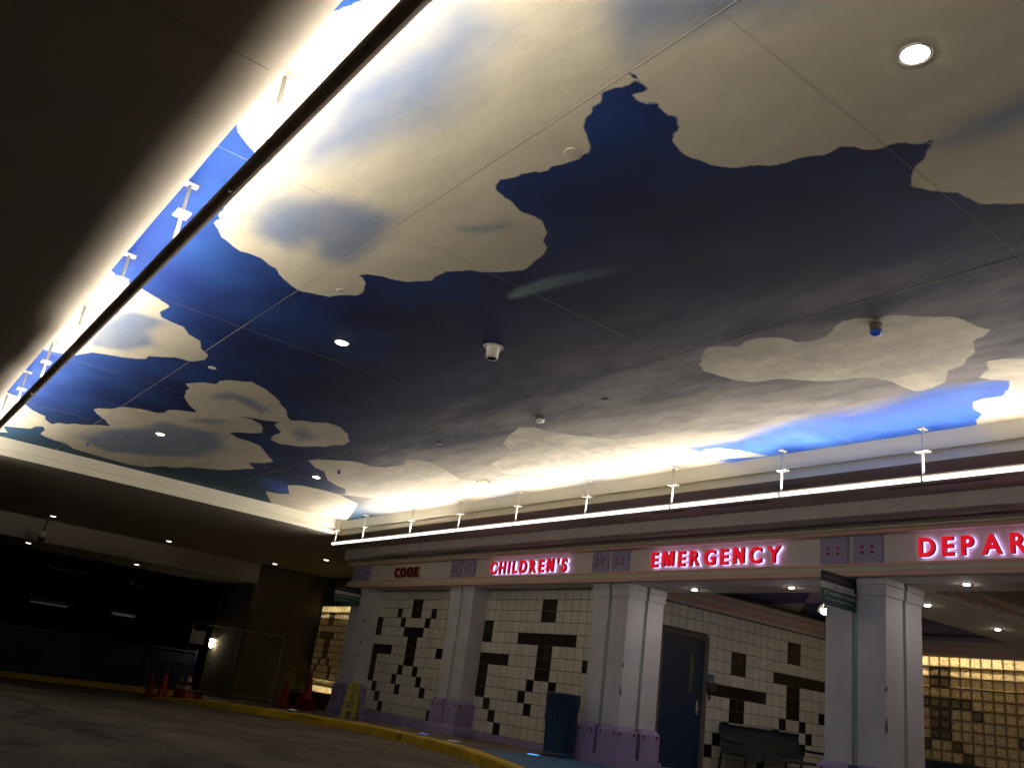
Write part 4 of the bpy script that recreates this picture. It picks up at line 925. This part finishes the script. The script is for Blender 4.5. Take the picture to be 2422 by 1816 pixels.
# ------------------------------------------------------------------ street furniture
def bin_():
    t = thing('litter_bin', 'blue slatted steel litter bin with a scrolled band under its rim, by the tiled wall', 'litter bin', (-10.20, 8.80, .152))
    r = .225; n = 22
    s = MB()
    for k in range(n):
        a = 2*math.pi*k/n; c, d = math.cos(a), math.sin(a); ct = Vector((c, d, 0)); tg = Vector((-d, c, 0))
        for z0, z1, r0_, r1_ in ((.07, .70, r-.015, r+.005), (.70, .80, r+.005, r+.015)):
            p = ct*((r0_+r1_)/2)+Vector((0, 0, (z0+z1)/2)); s.obox(p, tg*.020, ct*.004, Vector((0, 0, (z1-z0)/2))+ct*((r1_-r0_)/2))
    s.build('slats', M_can, t)
    MB().lathe([(r-.035, .07), (r-.02, .70), (r-.01, .95)], (0, 0, 0), 40, cap=False).build('liner', mat('bin_liner', (.012, .03, .06), .6), t)
    MB().lathe([(r-.0, .0), (r+.005, .02), (r+.0, .05), (r-.02, .07)], (0, 0, 0), 40).build('base_ring', M_can, t)
    MB().lathe([(r+.006, .795), (r+.018, .80), (r+.018, .955), (r+.03, .965), (r+.032, .985), (r+.015, 1.0), (r-.06, .99), (r-.09, .965)], (0, 0, 0), 48, cap=False).build('rim_band', M_can, t)
    q = MB()
    for k in range(14):
        a0 = 2*math.pi*k/14
        for rr in (.048, .024):
            pts = []
            for j in range(13):
                th = 2*math.pi*j/12; a = a0+rr*math.cos(th)/(r+.02); pts.append(((r+.022)*math.cos(a), (r+.022)*math.sin(a), .877+rr*math.sin(th)))
            q.tube(pts, .006, 5, caps=False)
    q.build('scrollwork', M_can, t)
    MB().lathe([(r-.09, .90), (r-.02, .90)], (0, 0, 0), 30, cap=True).build('bag', M_rubber, t)
    t.scale = (1, 1, .85)
bin_()
def bench():
    t = thing('bench', 'dark teal metal bench with curved arms against the tiled side wall', 'bench', (-9.62, 12.95, .15))
    L = 1.05
    b = MB(); pts = [(-.28, .76), (-.295, .70), (-.28, .60), (-.25, .50), (-.215, .40), (-.19, .34)]
    for (x0, z0), (x1, z1) in zip(pts, pts[1:]):
        i = MB
        b.quad((x0, -L, z0), (x1, -L, z1), (x1, L, z1), (x0, L, z0), 0, True); b.quad((x0-.014, L, z0), (x1-.014, L, z1), (x1-.014, -L, z1), (x0-.014, -L, z0), 0, True)
    b.quad((-.28, -L, .76), (-.28, L, .76), (-.294, L, .76), (-.294, -L, .76)); b.quad((-.19, L, .34), (-.19, -L, .34), (-.204, -L, .34), (-.204, L, .34))
    for y in (-L, L):
        for (x0, z0), (x1, z1) in zip(pts, pts[1:]): b.quad((x0, y, z0), (x1, y, z1), (x1-.014, y, z1), (x0-.014, y, z0))
    b.build('backrest', M_bench, t)
    s = MB(); sp = [(-.19, .335), (-.10, .315), (.05, .325), (.18, .345), (.24, .335), (.255, .31)]
    for (x0, z0), (x1, z1) in zip(sp, sp[1:]):
        s.quad((x0, -L, z0), (x0, L, z0), (x1, L, z1), (x1, -L, z1), 0, True); s.quad((x0, L, z0-.014), (x0, -L, z0-.014), (x1, -L, z1-.014), (x1, L, z1-.014), 0, True)
    for y in (-L, L):
        for (x0, z0), (x1, z1) in zip(sp, sp[1:]): s.quad((x0, y, z0), (x1, y, z1), (x1, y, z1-.014), (x0, y, z0-.014))
    s.build('seat', M_bench, t)
    for y in (-L, 0, L):
        a = MB()
        if y: a.tube([(-.26, y, .56), (-.12, y, .50), (.05, y, .50), (.20, y, .50), (.27, y, .46), (.285, y, .38), (.26, y, .28), (.24, y, .0)], .021, 8); a.tube([(-.21, y, .42), (-.24, y, .2), (-.28, y, 0)], .021, 8); a.build('armrest', M_bench, t)
        else: a.tube([(.22, y, .32), (.24, y, .15), (.24, y, 0)], .02, 8); a.tube([(-.19, y, .35), (-.24, y, .2), (-.28, y, 0)], .02, 8); a.build('leg', M_bench, t)
bench()
# wall dispenser and notice beside the door
t = thing('hand_gel_dispenser', 'dark hand gel dispenser on the tiled side wall next to the blue door', 'dispenser', (-10.12, 11.83, 1.40))
MB().box(0, .07, -.12, .12, .02, .12).build('body', mat('dispenser_grey', (.06, .075, .08), .35), t, bevel=.01)
MB().box(0, .09, -.05, .05, -.03, .02).build('nozzle', M_dark, t, bevel=.005); MB().box(.002, .03, -.005, .02, -.17, -.07).build('drip_tab', mat('drip_red', (.2, .02, .03), .5), t)
t = thing('wall_notice', 'pale blue notice on the tiled side wall above the dispenser', 'notice', (-10.118, 11.83, 1.585))
MB().box(0, .004, -.12, .12, -.055, .055).build('sheet', mat('notice_blue', (.16, .20, .24), .5), t)
bb = MB()
for i in range(4): bb.box(.004, .005, -.10, .06-.03*(i % 2), .035-i*.022, .041-i*.022)
bb.build('print_lines', mat('notice_print', (.05, .08, .14), .6), t)
# yellow floor sign
t = thing('wet_floor_sign', 'yellow folding floor sign standing in front of the farthest column', 'floor sign', (-16.55, 8.78, 0))
zg = side_z(-16.55, 8.8); t.location.z = zg; t.rotation_euler.z = R(48)
def panel(sg):
    b = MB(); H = .66; w0, w1 = .115, .15; by = sg*.14; ty = sg*.012
    P = lambda x, z, o=0: (x, by+(ty-by)*z/H+sg*o, z)
    def slab(pts):
        b.poly([P(x, z, .006) for x, z in (pts if sg > 0 else pts[::-1])]); b.poly([P(x, z, -.006) for x, z in (pts[::-1] if sg > 0 else pts)])
        for (a, c), (d, e_) in zip(pts, pts[1:]+pts[:1]): b.quad(P(a, c, .006), P(d, e_, .006), P(d, e_, -.006), P(a, c, -.006))
    slab([(-w1, 0), (-.06, 0), (-.055, .13), (.055, .13), (.06, 0), (w1, 0), (w0, H), (-w0, H)][::-1])
    return b
panel(-1).build('front_panel', M_yel, t); panel(1).build('back_panel', M_yel, t)
MB().box(-.06, .06, -.014, .014, .655, .69).build('hinge_handle', M_yel, t, bevel=.005)
import mathutils
tl_ = (.14-.012)/.66; uzv = Vector((0, tl_, 1)).normalized()
def ft(nm, s, x, z, w, h): text_on(nm, s, Vector((x, -.14+tl_*z-.0075, z)), (1, 0, 0), uzv, w, h, M_blackink, t, .001, .03)
ft('sign_text', 'WET', -.055, .575, .11, .045); ft('sign_text', 'CAUTION', -.07, .52, .14, .028); ft('sign_text', 'WORK', -.075, .265, .15, .05); ft('sign_text', 'AREA', -.075, .20, .15, .05)
fg = MB()
PF = lambda x, z: (x, -.14+tl_*z-.0078, z)
fg.poly([PF(.012*math.cos(q), .462+.012*math.sin(q)) for q in [k*math.pi/5 for k in range(10)]])
fg.poly([PF(-.015, .44), PF(.02, .43), PF(.01, .385), PF(-.012, .39)]); fg.poly([PF(-.012, .39), PF(0, .385), PF(-.04, .345), PF(-.045, .355)]); fg.poly([PF(0, .39), PF(.01, .388), PF(.045, .35), PF(.035, .34)]); fg.poly([PF(.015, .432), PF(.05, .40), PF(.045, .39), PF(.01, .42)])
fg.build('slipping_figure', M_blackink, t)
# cones
def cone(H=.70, collars=2, base=True):
    t = empty('traffic_cone')
    rr = lambda z: .125*(1-z/H)+.022*(z/H)
    MB().lathe([(rr(0)+.02, .03), (rr(.0), .045)]+[(rr(z), z) for z in np.linspace(.06, H-.01, 8)]+[(.014, H)], (0, 0, 0), 24).build('cone_body', M_orange, t)
    b = MB(); w = .18; b.box(-w, w, -w, w, 0, .032, 0, .01, .01); b.build('base', M_rubber if not base else mat('cone_base_dark_red', (.16, .012, .01), .6), t)
    for k in range(collars):
        z0, z1 = ((H*.66, H*.84), (H*.40, H*.53))[k]
        MB().lathe([(rr(z0)+.003, z0), (rr(z1)+.003, z1)], (0, 0, 0), 24, cap=False).build('reflective_collar', M_refl, t)
    if collars == 0: MB().lathe([(.026, H-.055), (.022, H+.005), (.010, H+.008)], (0, 0, 0), 16).build('white_tip', M_refl, t)
    return t
GC = 'orange traffic cones'
c2 = cone(.66, 2); c0 = cone(.66, 0)
for i, (src, x, y, la, dz, tilt) in enumerate(((c0, -21.9, 6.72, 'white-tipped plain orange cone at the front left of the cone cluster', 0, .0), (c2, -22.9, 7.40, 'white-banded cone at the back of the cone cluster', 0, .02),
    (c2, -22.05, 7.33, 'white-banded cone at the right front of the cone cluster, before the fence post', 0, -.02), (c0, -22.75, 6.98, 'short plain cone in the middle of the cone cluster', -.20, .03), (c0, -22.9, 7.9, 'dim plain cone at the right edge of the cone cluster', -.10, 0), (c0, -22.6, 6.62, 'plain cone behind the white-tipped one, half hidden', -.10, 0),
    (c0, -20.05, 9.45, 'tall red cone standing on a pile of cone bases before the narrow glass block window', .22, .01), (c0, -20.7, 9.2, 'dim plain cone beside the potted plant', .02, .02))):
    o = src if src.get('label') is None else dup(src)
    tag(o, la, 'traffic cone', GC); o.location = (x, y, side_z(x, y)+min(dz, 0) if dz < 0 else side_z(x, y)+dz); o.rotation_euler = (tilt, tilt, i*.5)
    if dz < 0: o.location.z = side_z(x, y); o.scale = (.85, .85, 1+dz)
    if i == 6: o.scale = (.95, .95, 1.08)
t = thing('stacked_cone_bases', 'pile of dark red square cone bases under the tall red cone', 'cone bases', (-20.05, 9.45, side_z(-20.05, 9.45)))
for k in range(6): MB().obox((0, 0, .018+k*.036), (.19*math.cos(k*.3), .19*math.sin(k*.3), 0), (-.19*math.sin(k*.3), .19*math.cos(k*.3), 0), (0, 0, .015)).build('cone_base', mat('cone_base_dark_red', (.16, .012, .01), .6), t, bevel=.004)
# potted plant
t = thing('potted_plant', 'wispy yellow-green plant in a dark red planter by the brown wall', 'plant', (-21.3, 9.75, side_z(-21.3, 9.75)))
MB().lathe([(.14, 0), (.17, .36), (.19, .37), (.19, .42), (.165, .42), (.16, .37)], (0, 0, 0), 20).build('planter', M_pot, t)
MB().lathe([(.19, .375), (.191, .41)], (0, 0, 0), 20, cap=False).build('planter_band', mat('planter_band_grey', (.3, .27, .26), .6), t)
random.seed(11); st = MB(); lf = MB()
for k in range(34):
    a = random.uniform(0, 6.28); sp = random.uniform(.05, .30); hh = random.uniform(.45, .82); pts = []
    for j in range(6):
        f = j/5; pts.append(Vector((math.cos(a)*sp*f**1.3, math.sin(a)*sp*f**1.3, .38+hh*(f-.25*f*f*sp*3))))
    st.tube(pts, .004, 4, caps=False)
    for j in range(1, 6):
        for q in range(5):
            p = pts[j]+Vector((random.gauss(0, .03), random.gauss(0, .03), random.gauss(0, .03)))
            d = Vector((random.gauss(0, 1), random.gauss(0, 1), random.gauss(-.2, .6))).normalized(); s_ = d.cross(Vector((0, 0, 1))).normalized()*random.uniform(.006, .011); L = random.uniform(.04, .08)
            lf.poly([p-s_*.3, p+d*L*.5-s_, p+d*L, p+d*L*.5+s_])
st.build('stems', M_stem, t); lf.build('leaves', M_leaf, t)
# construction fence of mesh panels with a white notice
M_wire = mat('galvanised_wire', (.22, .21, .19), .5, metal=.6)
FP = [(-22.35, 7.20), (-22.15, 8.34), (-22.0, 9.43)]
ft_ = thing('mesh_fence', 'galvanised mesh fence panels on thin posts between the cones and the brown wall', 'fence')
for i, (x, y) in enumerate(FP):
    MB().tube([(x, y, side_z(x, y)-.05), (x, y, 1.52)], .014, 8).build('fence_post', M_metal, ft_)
for (xa, ya), (xb, yb) in zip(FP, FP[1:]):
    for zz in (1.51, -.02): MB().tube([(xa, ya, zz), (xb, yb, zz)], .011, 6).build('fence_rail', M_metal, ft_)
    w = MB(); n_ = 12
    for k in range(-n_, n_):
        for sgn in (1, -1):
            u0, v0, u1, v1 = k/n_, 0, k/n_+1.3, 1
            if sgn < 0: u0, u1 = 1-u0, 1-u1
            t0, t1 = 0., 1.
            # clip to 0..1 in u
            du = u1-u0
            ta, tb = sorted(((0-u0)/du, (1-u0)/du)); t0, t1 = max(t0, ta), min(t1, tb)
            if t1-t0 < .02: continue
            P = lambda tt: (xa+(xb-xa)*(u0+du*tt), ya+(yb-ya)*(u0+du*tt), -.02+1.53*tt)
            w.tube([P(t0), P(t1)], .0018, 3, caps=False)
    w.build('wire_mesh', M_wire, ft_)
t = thing('fence_notice', 'white square notice wired to the mesh fence above the cones', 'notice', (-22.30, 7.36, 1.19))
MB().obox((0, 0, 0), (.028, .155, 0), (.004, 0, 0), (0, 0, .155)).build('board', mat('notice_board_white', (.50, .48, .45), .6), t)
# blue ornamental fence along the far kerb
bf = thing('blue_fence', 'long dark blue ornamental metal fence along the far yellow kerb', 'fence', (-27.65, 0, -.29))
M_fdark = mat('blue_fence_panel', (.008, .016, .06), .5)
for k, y in enumerate([-6, -4.05, -2.1, -.15, 1.8, 3.75, 5.80, 7.85, 9.2]):
    p = MB(); p.box(-.03, .03, y-.03, y+.03, 0, 1.17); p.lathe([(.02, 1.17), (.034, 1.19), (.02, 1.22), (.004, 1.23)], (0, y, 0), 10); p.build('post', M_fence, bf)
YS = [-6, -4.05, -2.1, -.15, 1.8, 3.75, 5.80, 7.85, 9.2]
for a, b in zip(YS, YS[1:]):
    for z, h in ((1.13, .018), (1.02, .014), (.79, .014), (.08, .018)): MB().box(-.016, .016, a+.03, b-.03, z-h, z+h).build('rail', M_rail, bf)
    q = MB(); n_ = int((b-a)/.11)
    for i in range(1, n_):
        y = a+(b-a)*i/n_; q.box(-.007, .007, y-.007, y+.007, .098, 1.006)
    cy_ = (a+b)/2
    for rad in (.28, .20, .12):
        pts = [(0.012, cy_+rad*math.cos(j*math.pi/10), .43+rad*math.sin(j*math.pi/10)) for j in range(21)]; q.tube(pts, .009, 5, caps=False)
    for sx in (-1, 1):
        for k in range(6):
            y = cy_+sx*(.34+k*.09)
            if a+.05 < y < b-.05: q.tube([(0.012, y-.04, .40), (0.012, y, .47), (0.012, y+.04, .40), (0.012, y, .33), (0.012, y-.04, .40)], .006, 4, caps=False)
    q.build('ornamental_panel', M_fence, bf)
    MB().box(-.05, -.042, a+.03, b-.03, .06, 1.0).build('backing_screen', M_fdark, bf)
# bulkhead lamp on the end wall's dark return
t = thing('bulkhead_lamp', 'small bright caged bulkhead lamp on the dark wall behind the mesh fence', 'wall lamp', (-26.9, 9.43, 1.17))
MB().box(-.10, .10, -.02, 0, -.01, .035).build('mounting_plate', M_dark, t); MB().tube([(0, -.01, .0), (0, -.09, .0), (0, -.10, .03)], .02, 8).build('arm', M_dark, t)
MB().lathe([(.02, -.15), (.055, -.12), (.075, -.06), (.075, -.035)], (0, -.11, .0), 18).build('lower_globe', emis('lamp_globe_glow', (1, .86, .55), 22), t)
MB().lathe([(.082, -.033), (.082, -.02)], (0, -.11, 0), 18).build('cage_band', M_dark, t)
MB().lathe([(.075, -.018), (.075, .085), (.05, .10)], (0, -.11, 0), 18).build('upper_globe', MATS.get('x') or emis('lamp_globe_glow_upper', (1, .86, .55), 22), t)
MB().lathe([(.095, .10), (.09, .12), (.02, .135)], (0, -.11, 0), 18).build('cap', M_dark, t)
# in-ground lights
GL_ = 'coloured in-ground lights in the sidewalk'
for x, y, c, la, s in ((-20.6, 8.9, (.02, .12, 1), 'deep blue in-ground light near the tall red cone', 3), (-18.4, 8.41, (.45, .5, .8), 'faint white in-ground light left of the farthest column', 1.0), (-14.55, 8.02, (.8, .12, .10), 'dim red in-ground light in front of the yellow floor sign', .5),
    (-12.59, 8.05, (.07, .08, .75), 'dim violet-blue in-ground light between the floor sign and the bin', 1.6), (-11.25, 7.72, (.5, .52, .5), 'faint white in-ground light at the kerb left of the bin', .6), (-10.06, 8.24, (.06, .35, .9), 'bright sky-blue in-ground light just in front of the bin', 3.2)):
    z = side_z(x, y)
    t = thing('ground_light', la, 'ground light', (x, y, z), 0, GL_)
    MB().lathe([(.10, 0), (.098, .006), (.084, .007)], (0, 0, 0), 24, cap=False).build('rim', M_metal, t)
    b = MB(); b.poly([(.084*math.cos(k*math.pi/12), .084*math.sin(k*math.pi/12), .0065) for k in range(24)]); b.build('lens', emis('ground_light_%d' % int(-x*10), c, s), t)

# ------------------------------------------------------------------ far parking garage
gg = thing('parking_garage', 'dark open parking garage beyond the blue fence', 'building', (-37, 0, 0))
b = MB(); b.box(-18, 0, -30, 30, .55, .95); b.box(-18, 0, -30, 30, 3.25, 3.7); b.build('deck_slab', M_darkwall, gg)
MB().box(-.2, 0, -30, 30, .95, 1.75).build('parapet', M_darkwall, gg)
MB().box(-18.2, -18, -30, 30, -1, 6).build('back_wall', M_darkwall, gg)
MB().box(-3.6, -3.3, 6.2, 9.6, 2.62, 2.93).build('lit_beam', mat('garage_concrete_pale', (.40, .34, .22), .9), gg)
for y in (-12, -3, 4.9, 13): MB().box(-1.0, -.5, y-.25, y+.25, -.6, 3.25).build('pillar', M_darkwall, gg)
M_gt = emis('garage_tube_glow', (1, .95, .85), 1.3)
for x, y0, y1, z, la in ((-37.5, 6.2, 7.6, 3.12, 'tube light under the garage deck over the nearer parked car'), (-38.9, 9.6, 10.6, 3.12, 'tube light under the garage deck over the deeper parked car')):
    t = thing('tube_light', la, 'tube light', (x, 0, z), 0, 'tube lights in the parking garage')
    b = MB(); b.box(-.07, .07, y0, y1, .09, .12); b.box(-.08, -.07, y0, y1, -.02, .12); b.box(.07, .08, y0, y1, -.02, .12); b.build('trough', M_dark, t)
    MB().tube([(0, y0+.03, .055), (0, y1-.03, .055)], .018, 8).build('tube', M_gt, t)
def car(x, y, z, label):
    t = thing('parked_car', label, 'car', (x, y, z), 0, 'cars on the garage deck')
    prof = [(-2.2, .45), (-2.25, .75), (-2.0, .98), (-1.35, 1.04), (-.75, 1.40), (.55, 1.46), (1.35, 1.40), (2.05, 1.02), (2.2, .8), (2.15, .42)]
    b = MB(); L = []
    def half(zz): return .86 if zz < 1.0 else .86-(zz-1.0)*.45
    for sx, sz in prof: L.append([(sx, -half(sz), sz), (sx, half(sz), sz)])
    for p, q in zip(L, L[1:]): b.quad(p[0], q[0], q[1], p[1], 0)
    b.poly([p[0] for p in L][::-1]); b.poly([p[1] for p in L]); b.quad(L[0][0], L[0][1], L[-1][1], L[-1][0])
    b.build('body', M_car, t, bevel=.05)
    g = MB(); g.quad((1.40, -.64, 1.375), (2.00, -.78, 1.045), (2.00, .78, 1.045), (1.40, .64, 1.375)); g.v = [(v[0]+.02, v[1], v[2]+.02) for v in g.v]; g.build('windscreen', M_glass, t)
    for sx in (-1, 1):
        for xx in (-1.35, 1.35):
            w = MB(); w.tube([(xx, sx*.70, .34), (xx, sx*.88, .34)], .34, 20); w.build('wheel', M_rubber, t)
    for sy in (-1, 1):
        MB().tube([(-1.2, sy*.66, 1.36), (-.6, sy*.66, 1.475), (.5, sy*.66, 1.525), (1.2, sy*.66, 1.48), (1.42, sy*.67, 1.40), (2.0, sy*.78, 1.07)], .014, 6).build('roofline_glint', mat('bright_trim', (.7, .7, .7), .2, metal=1), t)  # bright metal curve added to draw the glint along the roofline
        MB().tube([(2.03, sy*.2, 1.06), (2.03, sy*.78, 1.05)], .012, 6).build('wiper', mat('bright_trim', (.7, .7, .7), .2, metal=1), t)
    for sy in (-1, 1): MB().box(2.16, 2.23, sy*.62-.14, sy*.62+.14, .70, .80).build('headlight', mat('headlight_glass', (.4, .4, .4), .1), t)
car(-40.2, 6.75, .95, 'dark car seen end-on in the parking garage, under the dim tube light'); car(-41.5, 10.1, .95, 'second dark car deeper in the parking garage, to the right')
